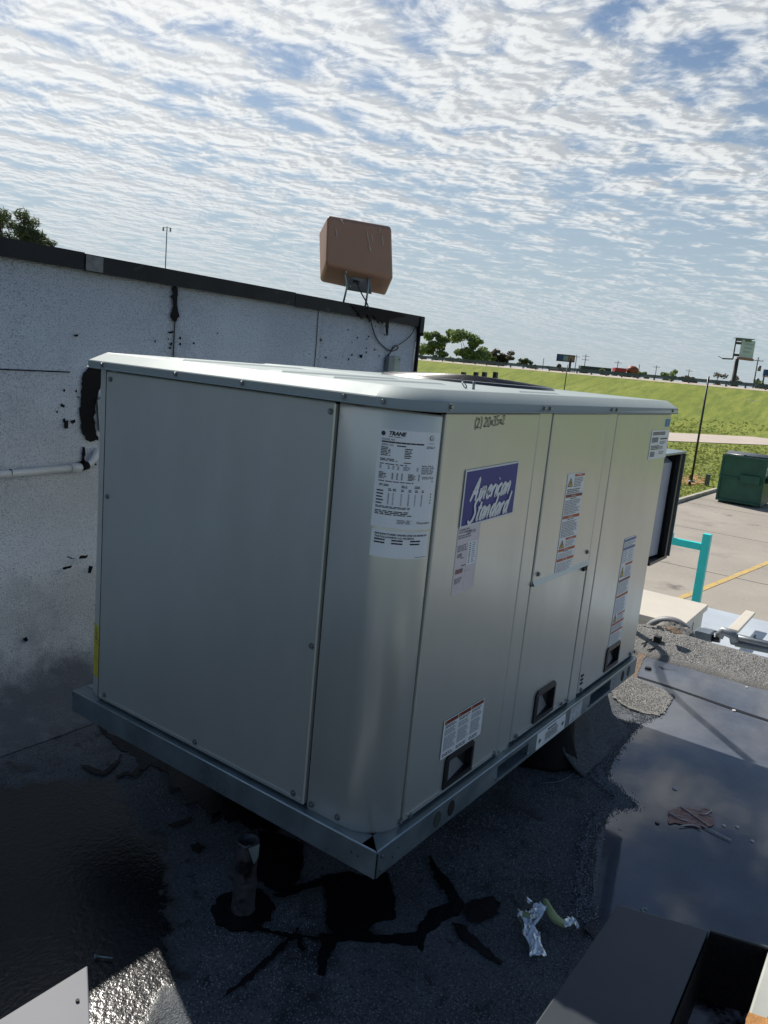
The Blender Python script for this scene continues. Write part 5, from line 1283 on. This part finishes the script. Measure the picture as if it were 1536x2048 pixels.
# raised beads on the cap
for (x0, x1, y0, y1, z_) in ((.07, .62, .90, .96, .004), (.07, .62, .50, .56, .004), (.07, .62, .32, .38, .004), (.68, .98, .10, 1.18, .004)):
    b = MB(); b.add([(x0, y0, 1.1495), (x1, y0, 1.1495), (x1, y1, 1.1495), (x0, y1, 1.1495), (x0+.018, y0+.012, 1.1495+z_), (x1-.018, y0+.012, 1.1495+z_), (x1-.018, y1-.012, 1.1495+z_), (x0+.018, y1-.012, 1.1495+z_)],
                    [(0, 1, 5, 4), (1, 2, 6, 5), (2, 3, 7, 6), (3, 0, 4, 7), (4, 5, 6, 7)]); b.build('cap_bead', capm, ac, .002)
# small eye bolt and stud on top
b = MB(); q = hit(940, 768, 'x', .12); q = Vector((.40, .13, 1.15)); 
b.tube([q+Vector((.008*math.cos(a), .006*math.sin(a), .010+.008*math.sin(a))) for a in [2*PI*k/12 for k in range(13)]], .0018, 6); b.build('eye_ring', galv, ac)
b = MB(); b.tube([q+Vector((.03, -.012, 0)), q+Vector((.03, -.012, .022))], .004, 8); b.build('stud', galv, ac)
# condenser fan guard
FC = Vector((1.40, .70, 1.1500)); FR = .33
b = MB(); n = 48
for (r1, z1, r2, z2, mi) in ((FR+.03, 0, FR+.018, .010, 0), (FR+.018, .010, FR-.004, .012, 0), (FR-.004, .012, FR-.02, .004, 0)):
    o = len(b.v)
    for k in range(n):
        a = 2*PI*k/n; b.v += [FC+Vector((r1*math.cos(a), r1*math.sin(a), z1)), FC+Vector((r2*math.cos(a), r2*math.sin(a), z2))]
    for k in range(n): j = (k+1) % n; b.f.append([o+2*k, o+2*j, o+2*j+1, o+2*k+1]); b.m.append(mi); b.sm.append(True)
fg = b.build('fan_ring', mat('black_gloss', (.012, .014, .018), .3), ac)
b = MB()
for k in range(26):
    rad = FR*(k+.6)/26.4; zz = .010+.017*math.cos(rad/FR*PI/2)
    b.tube([FC+Vector((rad*math.cos(2*PI*j/36), rad*math.sin(2*PI*j/36), zz)) for j in range(37)], .0028, 5, cap=False)
for k in range(14):
    a = 2*PI*k/14; b.tube([FC+Vector((FR*f*math.cos(a), FR*f*math.sin(a), .009+.017*math.cos(f*PI/2))) for f in (.05, .3, .5, .7, .85, 1)], .0035, 5)
b.build('fan_grille', blackp, fg)
b = MB(); b.add([FC+Vector((FR*.97*math.cos(2*PI*k/30), FR*.97*math.sin(2*PI*k/30), .004)) for k in range(30)], [list(range(30))]); b.build('fan_throat', gapm, fg)
for px_ in (926, 951, 968, 990):
    q = hit(px_, 757, 'x', 1.78); b = MB(); b.box((q.x-.009, q.y-.009, FC.z), (q.x+.009, q.y+.009, hit(px_, 744, 'x', 1.78).z)); b.build('fan_peg', blackp, fg)
# base rail
def railseg(name, pts_slots, x0, x1, holes=()):
    S_ = sorted(set([x0, x1]+[c for h in holes for c in h[:2]])); Z_ = sorted(set([-.0758, -.004]+[c for h in holes for c in h[2:4]]))
    b = MB()
    for i in range(len(S_)-1):
        for j in range(len(Z_)-1):
            cs, cz = (S_[i]+S_[i+1])/2, (Z_[j]+Z_[j+1])/2
            if any(h[0] < cs < h[1] and h[2] < cz < h[3] for h in holes): continue
            b.add([(S_[i], 0, Z_[j]), (S_[i+1], 0, Z_[j]), (S_[i+1], 0, Z_[j+1]), (S_[i], 0, Z_[j+1])], [(0, 1, 2, 3)])
    for h in holes:
        for (a, c) in (((h[0], h[2]), (h[1], h[2])), ((h[1], h[2]), (h[1], h[3])), ((h[1], h[3]), (h[0], h[3])), ((h[0], h[3]), (h[0], h[2]))):
            b.add([(a[0], 0, a[1]), (c[0], 0, c[1]), (c[0], .09, c[1]), (a[0], .09, a[1])], [(0, 1, 2, 3)])
        b.bar((h[0]-.01, -.002, h[2]-.0), (h[1]+.01, -.002, h[2]-.0), .008, .006)
        b.add([(h[0], .088, h[2]), (h[1], .088, h[2]), (h[1], .088, h[3]), (h[0], .088, h[3])], [(0, 1, 2, 3)], 1)
        b.bar((h[0], .02, h[3]-.012), (h[1], .02, h[3]-.012), .01, .004); b.bar((h[0], .035, h[3]-.022), (h[1], .035, h[3]-.022), .01, .004)
    b.add([(x0, 0, -.004), (x1, 0, -.004), (x1, .004, 0), (x0, .004, 0), (x1, .05, 0), (x0, .05, 0)], [(0, 1, 2, 3), (3, 2, 4, 5)])
    b.add([(x0, 0, -.0758), (x1, 0, -.0758), (x1, .05, -.0758), (x0, .05, -.0758)], [(3, 2, 1, 0)])
    return b.build(name, [galv, gapm], ac)
br = railseg('base_rail', None, .004, LX, [(.650, .872, -.060, -.019), (1.43, 1.66, -.058, -.012)])
b = MB(); b.add([(0, 0, -.0758), (0, WY, -.0758), (0, WY, -.004), (0, 0, -.004), (.004, .004, 0), (.004, WY-.002, 0), (.05, .05, 0), (.05, WY-.002, 0), (.05, 0.05, -.0758), (.05, WY, -.0758)],
      [(0, 3, 2, 1), (3, 4, 5, 2), (4, 6, 7, 5), (0, 1, 9, 8)]); b.build('base_rail', galv, ac)
b = MB(); b.add([(0, WY, -.0758), (.3, WY, -.0758), (.3, WY, 0), (0, WY, -.004), (.052, WY-.1, .0005), (.3, WY-.1, .0005), (.052, WY-.003, .0005), (.3, WY-.003, .0005)], [(0, 1, 2, 3), (4, 5, 7, 6)]); b.build('base_rail', galv, ac)
b = MB(); b.add([(LX, 0, -.0758), (LX, WY, -.0758), (LX, WY, -.004), (LX, 0, -.004), (LX-.004, .004, 0), (LX-.004, WY, 0)], [(0, 1, 2, 3), (3, 2, 5, 4)]); b.build('base_rail', galv, ac)
hilitem = mat('edge_highlight', (.50, .57, .60), .32, .6, .15, 20)  # edge highlight painted as brighter metal along the rail and slot lips
b = MB(); b.tube([(.0015, .002, -.0022), (.0015, WY-.002, -.0022)], .0026, 6); b.build('rail_lip_highlight', hilitem, ac)
b = MB(); b.tube([(.002, .0015, -.0022), (LX-.002, .0015, -.0022)], .0026, 6); b.build('rail_lip_highlight', hilitem, ac)
b = MB(); b.tube([(.655, -.0015, -.060), (.868, -.0015, -.060), (.872, -.001, -.052)], .003, 6); b.tube([(1.435, -.0015, -.058), (1.656, -.0015, -.058), (1.66, -.001, -.05)], .003, 6); b.build('slot_lip_highlight', hilitem, ac)
b = MB(); b.box((E0-.004, 1.1885, .004), (E0+.01, 1.1935, 1.096)); b.build('panel_gap', gapm, ac)
b = MB(); b.bar((.001, .001, .0012), (.06, .06, .0012), .0016, .001); b.bar((.0025, -.0008, -.004), (.0025, -.0008, -.0758), .0015, .0012, (0, 1, 0)); b.build('rail_seam', gapm, ac)
for z in (-.018, -.056): screw((.022, -.001, z), NR)
b = MB(); b.bar((.012, -.0012, -.010), (.012, -.0012, -.0758), .012, .002, (0, 1, 0)); b.build('corner_tab', galv, ac)
for (x, z, m_, nm) in ((.292, -.040, plugm, 'knockout_plug'), (.366, -.038, gapm, 'lifting_hole'), (1.809, -.041, gapm, 'lifting_hole'), (1.886, -.039, plugm, 'knockout_plug')):
    b = MB(); disc(b, x, -.0015, z, .0185, .0235, d=.002); b.build(nm, m_, ac)
b = MB()
for (x, z) in ((.10, -.035), (.075, -.05), (1.70, -.025), (1.70, -.05)): disc(b, x, -.001, z, .002, .0025, 8)
b.build('rivet_holes', gapm, ac)
b = MB()
for (y, z) in ((.075, -.035), (.055, -.036)): b.bar((-.0012, y, z), (-.0012, y+.003, z), .004, .001, (1, 0, 0))
b.build('rivet_holes', gapm, ac)

# economizer hood on the far end
hd = MB(); hd.box((2.003, .05, .905), (2.44, .95, .915)); hood = hd.build('hood', galv, ac, .002)
b = MB(); b.box((2.375, .06, .40), (2.43, .11, .90)); b.box((2.36, .052, .40), (2.38, .075, .90)); b.build('hood_frame', blackp, hood, .004)
b = MB(); b.box((2.432, .05, .395), (2.438, .95, .903)); b.build('hood_outer_sheet', galv, hood)
b = MB(); b.add([(2.16, .10, .41), (2.345, .085, .41), (2.345, .085, .86), (2.16, .10, .86), (2.16, .14, .885), (2.345, .12, .885)], [(0, 1, 2, 3), (3, 2, 5, 4)]); o = b.build('filter_panel', mat('hood_pale', (.42, .45, .52), .45, .2), hood); o.modifiers.new('s', 'SOLIDIFY').thickness = .01
b = MB(); b.box((2.05, .07, .40), (2.155, .13, .90)); b.build('hood_jamb', mat('hood_dark', (.06, .065, .07), .5), hood, .003)
b = MB(); b.box((2.16, .06, .385), (2.43, .95, .40)); b.build('hood_sill', blackp, hood)
b = MB(); b.box((2.16, .9, .4), (2.43, .95, .905)); b.build('hood_rear', galv, hood)
b = MB(); b.box((2.005, .05, -.02), (2.07, .11, .40)); b.build('drain_channel', mat('dark_olive', (.045, .045, .035), .5), ac, .004)

# ---------------- printed labels
def text_mesh(s, size, shear=0.0, ex=0.0, bold=0.0):
    cu_ = bpy.data.curves.new('t', 'FONT'); cu_.body = s; cu_.size = size; cu_.shear = shear; cu_.extrude = 0; cu_.offset = bold; cu_.resolution_u = 2
    o = bpy.data.objects.new('t', cu_); me = o.to_mesh()
    vs = [(v.co.x, v.co.y) for v in me.vertices]; fs = [list(p.vertices) for p in me.polygons]
    o.to_mesh_clear(); bpy.data.objects.remove(o); bpy.data.curves.remove(cu_)
    return vs, fs
class Label:
    def __init__(s, name, s0, s1, z0, z1, bgmat, off, e=E0, rounded=0, slant=0, mapf=None, parent=ac):
        s.s0, s.s1, s.z0, s.z1, s.off, s.e = s0, s1, z0, z1, off, e
        s.w, s.h = s1-s0, z1-z0; s.slant = slant; s.mapf = mapf; s.rnd = random.Random(int((s0+5)*1000+z0*777))
        b = MB(); nx_ = 12 if (s0 < ARC and s1 > 0) else 1
        for i in range(nx_):
            a, c = i/nx_, (i+1)/nx_
            b.add([s.pt(a, 1), s.pt(c, 1), s.pt(c, 0), s.pt(a, 0)], [(0, 1, 2, 3)], 0, True)
        e_ = [s.pt(k/nx_, 0) for k in range(nx_+1)]+[s.pt(1-k/nx_, 1) for k in range(nx_+1)]
        e2_ = [s.pt(k/nx_, 0, -.0012) for k in range(nx_+1)]+[s.pt(1-k/nx_, 1, -.0012) for k in range(nx_+1)]
        n_ = len(e_); b.add(e_+e2_, [(i, (i+1) % n_, n_+(i+1) % n_, n_+i) for i in range(n_)])
        s.o = b.build(name, bgmat, parent); s.b = MB(); s.mats = []
    def pt(s, u, v, d=0.0):      # u 0..1 left to right, v 0..1 top to bottom
        ss = s.s0+u*s.w; zz = s.z1-v*s.h+s.slant*(u-.5)
        if s.mapf: return s.mapf(ss, zz, s.off+d)
        return F(ss, zz, s.off+d, s.e)
    def mi(s, m):
        if m not in s.mats: s.mats.append(m)
        return s.mats.index(m)
    def rect(s, u0, v0, u1, v1, m, d=.0005):
        n = max(1, int((u1-u0)*s.w/.012)) if (s.s0 < ARC and s.s1 > 0) else 1
        for i in range(n):
            a, c = u0+(u1-u0)*i/n, u0+(u1-u0)*(i+1)/n
            s.b.add([s.pt(a, v1, d), s.pt(c, v1, d), s.pt(c, v0, d), s.pt(a, v0, d)], [(0, 1, 2, 3)], s.mi(m))
    def text(s, u, v, string, hgt, m=None, shear=0, d=.0007, width=None, bold=0):
        m = m or inkm; vs, fs = text_mesh(string, hgt, shear, 0, bold)
        if not vs: return
        wmax = max(x for x, y in vs); k = (width*s.w/wmax) if width else 1
        s.b.add([s.pt(u+x*k/s.w, v-y/s.h, d) for x, y in vs], fs, s.mi(m))
    def dashes(s, u0, v0, u1, v1, rows, m=None, fill=.6, gap=.004, ragged=.25):
        """lines of print too small to read, as broken dark strokes"""
        m = m or inkg; R = s.rnd
        for r_ in range(rows):
            v = v0+(v1-v0)*(r_+.5)/rows; hh = (v1-v0)/rows*fill/2; u = u0; end = u1-(u1-u0)*R.random()*ragged
            while u < end:
                l = R.uniform(.006, .022)/s.w; s.rect(u, v-hh, min(u+l, end), v+hh, m); u += l+gap*R.uniform(.5, 1)/s.w
    def done(s):
        if s.b.v: s.b.build('print', s.mats, s.o)
        return s.o
def lab(name, x0, x1, z0, z1, m=labelw, off=.0085, **k): return Label(name, sx_(x0), sx_(x1), z0, z1, m, off, **k)

# rating plate on the rounded corner
L = Label('rating_plate', .006, ARC-.006, .812, 1.048, labelw, .0012)
circ = [(.5+.5*math.cos(2*PI*k/16), .5+.5*math.sin(2*PI*k/16)) for k in range(16)]
def dot(L_, u, v, r, m=inkm, d=.0006): L_.b.add([L_.pt(u+(x-.5)*2*r/L_.w, v+(y-.5)*2*r/L_.h, d) for x, y in circ][::-1], [list(range(16))], L_.mi(m))
dot(L, .075, .045, .0055); L.text(.16, .055, 'TRANE', .0125, shear=.25, bold=.0006); L.dashes(.16, .065, .40, .078, 1)
dot(L, .83, .06, .0068); dot(L, .83, .06, .0055, labelw, .0009); L.text(.795, .075, 'UL', .008, d=.0012); L.dashes(.78, .11, .90, .12, 1); L.dashes(.75, .14, .92, .17, 2)
L.text(.06, .11, 'MODEL NO.', .0062); L.dashes(.06, .118, .70, .135, 1, inkm, .9, .001, 0); L.text(.06, .163, 'SERIAL NO.', .0062); L.dashes(.30, .15, .44, .165, 1, inkm, .8, .001)
L.dashes(.06, .175, .22, .27, 6, inkm, .55); L.dashes(.42, .175, .53, .28, 6, inkm, .55)
L.dashes(.06, .29, .33, .32, 2, inkm); L.dashes(.42, .315, .55, .33, 1, inkm); L.dashes(.06, .34, .54, .355, 1, inkm)
for u in (.06, .19, .26, .33, .42, .62): L.dashes(u, .36, u+(.13 if u == .42 else .035), .40, 3, inkg)
for u in (.06, .26, .33, .40, .50, .66): L.dashes(u, .43, u+(.12 if u in (.06, .5) else .025), .50, 5, inkm)
L.dashes(.70, .335, .95, .43, 5, inkg); L.dashes(.72, .45, .95, .48, 2, inkg)
L.dashes(.06, .515, .66, .53, 1, inkm); L.dashes(.08, .55, .27, .575, 2, inkm); L.dashes(.42, .55, .52, .58, 2, inkm); L.dashes(.62, .55, .72, .58, 2, inkm)
for k in range(5): L.dashes(.05, .615+.032*k, .17, .63+.032*k, 1, inkm, .9, .001)
for u, m_ in ((.23, inkm), (.30, inkg), (.42, inkg), (.53, inkm), (.63, inkg), (.74, inkm)): L.dashes(u, .59, u+.05, .62, 2, inkm); L.dashes(u, .635, u+.024, .76, 10, m_, .5)
for v in (.50, .635, .665, .695, .725): dot(L, .92, v, .0018)
L.dashes(.05, .775, .58, .80, 2, inkm); L.dashes(.05, .82, .70, .87, 3, inkm)
L.dashes(.40, .905, .66, .95, 3, inkg); L.text(.70, .945, 'Precedent', .0095, inkm, .3)
L.done()
L = Label('patent_label', .010, ARC-.010, .738, .805, labelw, .0012)
L.text(.06, .16, 'MANUFACTURED UNDER ONE OR MORE OF', .0062, width=.88, bold=.0002); L.text(.06, .27, 'THE FOLLOWING U.S. PATENTS', .0062, width=.64, bold=.0002)
for u in (.06, .34, .64): L.dashes(u, .30, u+.18, .38, 1, inkm, .7, .001, .05); L.dashes(u, .41, u+.18, .49, 1, inkm, .7, .001, .05)
L.dashes(.75, .92, .97, .95, 1, inkg, .8, .001, 0); L.done()

# brand sign with brush lettering
L = lab('brand_sign', .260, .560, .803, .955, signw, .0095, slant=.010)
L.rect(.018, .03, .982, .972, signb, .0004)
def stroke(L_, pts, w, m=signw, d=.0010):
    """brush stroke: pts in sign units (u, v)"""
    L_.k = getattr(L_, 'k', 0)+1; d = d+L_.k*.00006
    P3 = smooth([Vector((x, y, 0)) for x, y in pts], 6); asp = L_.h/L_.w; vs = []
    for i, p in enumerate(P3):
        a, c = P3[max(0, i-1)], P3[min(len(P3)-1, i+1)]; dx, dy = (c.x-a.x)*L_.w, (c.y-a.y)*L_.h; l = math.hypot(dx, dy) or 1
        ww_ = w*(.70+.30*math.sin(PI*min(1, (i+1.5)/(len(P3)+1)))) ; nx_, ny_ = -dy/l*ww_/2, dx/l*ww_/2
        vs += [L_.pt(p.x+nx_/L_.w, p.y+ny_/L_.h, d), L_.pt(p.x-nx_/L_.w, p.y-ny_/L_.h, d)]
    L_.b.add(vs, [(2*i, 2*i+1, 2*i+3, 2*i+2) for i in range(len(P3)-1)], L_.mi(m))
GL = {  # glyph strokes: x right, y up (x-height 1), before slant
 'A': (1.35, [[(0, 0), (.25, .75), (.62, 1.75), (.70, 1.9)], [(.68, 1.85), (.74, 1.0), (.86, -.05)], [(.02, .72), (.5, .66), (.95, .72)]]),
 'm': (1.25, [[(.0, .95), (.05, .4), (.02, 0)], [(.05, .55), (.3, .95), (.42, .8), (.42, .05)], [(.45, .55), (.7, .95), (.82, .8), (.84, .15), (1.0, .05)]]),
 'e': (.78, [[(.06, .42), (.5, .62), (.5, .92), (.25, .95), (.08, .5), (.15, .06), (.42, .02), (.62, .2)]]),
 'r': (.68, [[(.06, .95), (.1, .45), (.06, 0)], [(.1, .5), (.3, .92), (.58, .9)]]),
 'i': (.36, [[(.12, .95), (.1, .4), (.16, .03), (.26, .06)], [(.16, 1.45), (.20, 1.52)]]),
 'c': (.72, [[(.6, .82), (.42, .97), (.14, .75), (.08, .3), (.25, .0), (.6, .16)]]),
 'a': (.88, [[(.62, .85), (.38, .97), (.1, .6), (.12, .1), (.34, .04), (.6, .6)], [(.64, .95), (.62, .3), (.68, .03), (.82, .08)]]),
 'n': (.92, [[(.04, .95), (.06, .4), (.04, 0)], [(.06, .5), (.34, .95), (.52, .8), (.52, .1), (.66, -.02)]]),
 'S': (1.15, [[(.98, 1.55), (.82, 1.85), (.45, 1.75), (.30, 1.35), (.55, .95), (.72, .55), (.55, .05), (.15, -.12), (-.22, .12)]]),
 't': (.62, [[(.26, 1.5), (.18, .7), (.16, .1), (.3, .0), (.45, .1)], [(-.08, .98), (.55, 1.04)]]),
 'd': (.92, [[(.62, .82), (.36, .97), (.1, .6), (.12, .1), (.34, .04), (.6, .5)], [(.72, 1.85), (.64, .9), (.62, .2), (.74, .0), (.84, .05)]]),
}
def word(L_, wd, u, v, xh, total, w, sh=.38, rise=0.0):
    adv = sum(GL[c][0] for c in wd); k = total/adv; x = 0
    for c in wd:
        for st in GL[c][1]:
            stroke(L_, [(u+(x+px2)*k+sh*py2*xh*L_.h/L_.w, v-py2*xh-rise*(x+px2)*k) for px2, py2 in st], w)
        x += GL[c][0]
word(L, 'American', .12, .56, .205, .74, .0105)
word(L, 'Standard', .13, .92, .205, .72, .0105)
L.rect(.42, .555, .56, .585, mat('scuff_blue', (.03, .04, .22), .5), .0006)
L.done()
# shipping label under it
L = lab('shipping_label', .259, .376, .616, .799, labelp, .0072, slant=.002)
L.dashes(.05, .02, .60, .09, 2); L.text(.36, .115, '12591 PO', .013, inkm, width=.42); L.dashes(.03, .11, .62, .17, 2); L.dashes(.05, .26, .50, .36, 5)
for k in range(12): L.rect(.06+.018*k, .385, .06+.018*k+.004+.008*((k*7) % 3)/2, .45, inkg)
L.rect(.52, .245, .93, .60, labelw, .0003); L.dashes(.58, .26, .66, .58, 10, inkm, .45); L.dashes(.72, .26, .88, .58, 10, inkb, .35)
L.dashes(.24, .455, .46, .47, 1, inkm); L.dashes(.30, .575, .52, .59, 1, inkm, .9)
for k in range(16): L.rect(.06+.021*k, .62, .06+.021*k+.006+.010*((k*5) % 3)/2, .69, inkdr if k < 12 else inkm)
L.dashes(.46, .675, .78, .685, 1); L.dashes(.06, .75, .40, .84, 5); L.rect(.50, .60, .505, .99, inkg); L.done()
def warn(name, x0, x1, z0, z1, rows, blue=False, slant=0):
    L = lab(name, x0, x1, z0, z1, labelw, .0095 if x0 < 1.2 else .0078, slant=slant)
    return L
def tri(L_, u0, v0, u1, v1):
    L_.b.add([L_.pt(u0, v1, .0006), L_.pt(u1, v1, .0006), L_.pt((u0+u1)/2, v0, .0006)], [(0, 1, 2)], L_.mi(inkm))
    L_.b.add([L_.pt(u0+.03, v1-.008, .0009), L_.pt(u1-.03, v1-.008, .0009), L_.pt((u0+u1)/2, v0+.022, .0009)], [(0, 1, 2)], L_.mi(inky))
    m = (u0+u1)/2; L_.b.add([L_.pt(m+.03, v0+.04, .0012), L_.pt(m-.05, v0+(v1-v0)*.62, .0012), L_.pt(m, v0+(v1-v0)*.62, .0012), L_.pt(m-.03, v1-.012, .0012), L_.pt(m+.06, v0+(v1-v0)*.52, .0012), L_.pt(m+.01, v0+(v1-v0)*.52, .0012)], [(0, 1, 2, 5), (2, 3, 4, 5)], L_.mi(inkm))
L = warn('warning_label', .932, 1.078, .557, .900, 0, slant=-.002)
tri(L, .04, .04, .34, .13)
for (u0, v0, u1, v1, m_, tx) in ((.40, .01, .98, .035, inkr, 'WARNING'), (.02, .205, .98, .235, inkdr, 'WARNING'), (.02, .415, .98, .445, inkr, 'WARNING'), (.36, .64, .98, .665, inkr, 'CAUTION'), (.02, .745, .98, .772, inkr, 'CAUTION'), (.02, .845, .98, .872, inkr, 'CAUTION')):
    L.rect(u0, v0, u1, v1, m_); L.text((u0+u1)/2-.17, v1-.006, tx, .0085, labelw, d=.0009)
L.dashes(.40, .045, .94, .14, 6, inkg, .5); L.dashes(.06, .15, .94, .20, 3, inkm, .5); L.dashes(.30, .24, .72, .255, 1, inkm); L.dashes(.04, .26, .94, .405, 9, inkg, .5); L.dashes(.3, .45, .7, .462, 1, inkm); L.dashes(.04, .47, .94, .63, 10, inkg, .5)
tri(L, .04, .655, .32, .735); L.dashes(.38, .675, .94, .735, 4, inkg, .4); L.dashes(.3, .775, .7, .785, 1, inkm); L.dashes(.04, .79, .94, .84, 4, inkg, .35); L.dashes(.04, .885, .94, .985, 7, inkg, .35)
L.done()
L = lab('warning_label', 1.612, 1.755, .130, .594, labelw, .0078, slant=.0)
for (u0, v0, u1, v1, m_) in ((.02, .008, .98, .030, inkb), (.02, .082, .98, .105, inkb), (.36, .235, .98, .255, inkr), (.02, .375, .98, .395, inkdr), (.02, .52, .98, .542, inkr), (.36, .70, .98, .715, inkr), (.02, .775, .98, .795, inkr), (.02, .855, .98, .872, inkr)): L.rect(u0, v0, u1, v1, m_)
L.dashes(.04, .035, .94, .08, 3, inkg, .4); L.dashes(.04, .11, .45, .225, 7, inkb, .3); L.dashes(.5, .11, .94, .225, 7, inkb, .3)
tri(L, .04, .25, .34, .35); L.dashes(.4, .265, .94, .365, 7, inkg, .4); L.dashes(.04, .40, .94, .51, 8, inkg, .4); L.dashes(.04, .55, .94, .69, 9, inkb, .35)
tri(L, .04, .69, .34, .765); L.dashes(.4, .72, .94, .77, 4, inkg, .4); L.dashes(.04, .80, .94, .85, 4, inkg, .4); L.dashes(.04, .88, .94, .98, 7, inkg, .35); L.done()
# three column caution label over the first handle
L = lab('caution_label', .298, .527, .130, .247, labelw, .0095)
for k in range(3):
    u0 = .02+.325*k; u1 = u0+.31; L.rect(u0, .02, u1, .115, inkdr); dot(L, u0+.03, .068, .0022, inky, .0008)
    L.dashes(u0+.02, .14, u1-.02, .22, 2, inkm, .55); L.dashes(u0+.01, .25, u1-.01, .40, 5, inkg, .45, .002); L.dashes(u0+.01, .43, u1-.01, .80, 12, inkg, .45, .002); L.dashes(u0+.01, .86, u1-.03, .96, 2, inkm, .5)
L.done()
L = lab('data_label', 1.747, 1.984, .910, 1.029, labelw, .0078)
L.dashes(.06, .05, .76, .17, 3, inkm, .7, .001, 0)
for k in range(22): L.rect(.05+.016*k, .24, .05+.016*k+.005+.005*((k*7) % 3), .42, inkg)
L.dashes(.52, .28, .93, .33, 1, inkm, .9, .001, 0); L.dashes(.52, .38, .86, .50, 3, inkg); L.dashes(.06, .52, .50, .68, 3, inkm, .6, .002, 0); L.dashes(.52, .56, .76, .68, 3, inkg)
for k in range(16): L.rect(.06+.016*k, .74, .06+.016*k+.005+.005*((k*5) % 3), .92, inkg)
L.dashes(.55, .74, .88, .86, 2, inkg); L.done()
L = lab('round_sticker', 1.915, 1.974, 1.043, 1.075, stickb, .0078); L.text(.25, .45, 'e', .014, labelw, .1); L.dashes(.2, .55, .8, .62, 1, inkb); L.done()
# yellow tag on the rear chamfer
def ymap(ss, zz, off): 
    a = Vector((E0+.001, 1.193)); c = Vector((.048, 1.258)); p = a.lerp(c, 1-ss); n_ = Vector((-(c-a).y, (c-a).x)).normalized(); n_ = n_ if n_.x < 0 else -n_; p = p+n_*off
    return Vector((p.x, p.y, zz))
z1_ = hit(188, 1243, 'x', .05).z; z0_ = hit(186, 1345, 'x', .05).z
L = Label('yellow_label', .02, .97, z0_, z1_, labely, .0012, mapf=ymap, slant=.0)
L.rect(.30, .06, .36, .30, inkm); L.rect(.15, .25, .9, .262, inkm); L.rect(.45, .12, .5, .28, inkm); L.rect(.3, .33, .8, .34, inkm); L.rect(.1, .62, .85, .626, inkm); L.rect(.1, .66, .85, .666, inkm); L.done()
# marker pen note
L = Label('marker_note', sx_(.280), sx_(.450), 1.055, 1.092, paint, .0066, slant=.010)
HWL = {'(': (.4, [[(.3, 1.5), (.05, .9), (.1, .1), (.25, -.2)]]), ')': (.5, [[(.1, 1.5), (.32, .9), (.25, .1), (.05, -.2)]]), '2': (.75, [[(.05, 1.0), (.3, 1.3), (.5, 1.0), (.3, .5), (.02, .05), (.6, .1)]]),
       '0': (.75, [[(.3, 1.25), (.05, .8), (.12, .1), (.4, .05), (.6, .6), (.5, 1.15), (.28, 1.25)]]), 'x': (.6, [[(.05, .8), (.45, .1)], [(.45, .85), (.05, .1)]]),
       '3': (.7, [[(.05, 1.2), (.4, 1.25), (.3, .75), (.5, .4), (.3, .0), (.0, .15)]]), '5': (.75, [[(.5, 1.3), (.12, 1.25), (.1, .75), (.45, .65), (.45, .15), (.05, .0)]]), ' ': (.4, [])}
x_ = 0; st_ = '(2) 20x35x2'; adv = sum(HWL[c][0] for c in st_)
nb = MB()
for c in st_:
    for q_ in HWL[c][1]: stroke(L, [(.02+(x_+a_)*.96/adv+.08*c_*.02, .82-c_*.52) for a_, c_ in q_], .0030, inkm, .0006)
    x_ += HWL[c][0]
L.o.data.clear_geometry(); pr = L.b.build('handwriting', L.mats, ac); bpy.data.objects.remove(L.o)
# labels on the base rail
def rmap(ss, zz, off): return Vector((ss, -off, zz))
L = Label('rail_label', .938, 1.183, -.071, -.008, labelw, .0015, mapf=rmap)
L.text(.36, .26, 'IMPORTANT', .012, inkm, width=.30, bold=.0004); L.dashes(.28, .32, .74, .80, 6, inkm, .5, .003, .1); L.dashes(.2, .86, .8, .89, 1, inkg, .9, .001, 0)
for (u, sgn) in ((.10, -1), (.90, 1)):
    L.b.add([L.pt(u-sgn*.04, .48, .0006), L.pt(u-sgn*.04, .60, .0006), L.pt(u, .60, .0006), L.pt(u, .72, .0006), L.pt(u+sgn*.05, .54, .0006), L.pt(u, .36, .0006), L.pt(u, .48, .0006)], [(0, 1, 2, 3, 4, 5, 6)], L.mi(inkm))
L.done()
L = Label('dirty_label', 1.226, 1.345, -.071, -.008, mat('label_grimy', (.50, .53, .55), .6, 0, .35, 30), .0015, mapf=rmap); L.dashes(.05, .86, .7, .9, 1, inkdr); L.done()

# unseen rod added behind the unit, shaped to cast the dark band over the puddle
b = MB()
pA = R_(1502, 1525)+SUND*1.95; pB = R_(1346, 1390)+SUND*1.72; pC = R_(1318, 1335)+SUND*1.60; pD = R_(1312, 1300)+SUND*1.4
b.tube(smooth([pA, pB, pC, pD, Vector((pD.x+.02, pD.y+.02, ZR))], 6), .022, 10)
tag(b.build('shadow_rod', conduitm), 'unseen grey rod added behind the unit to cast a shadow band', 'conduit')
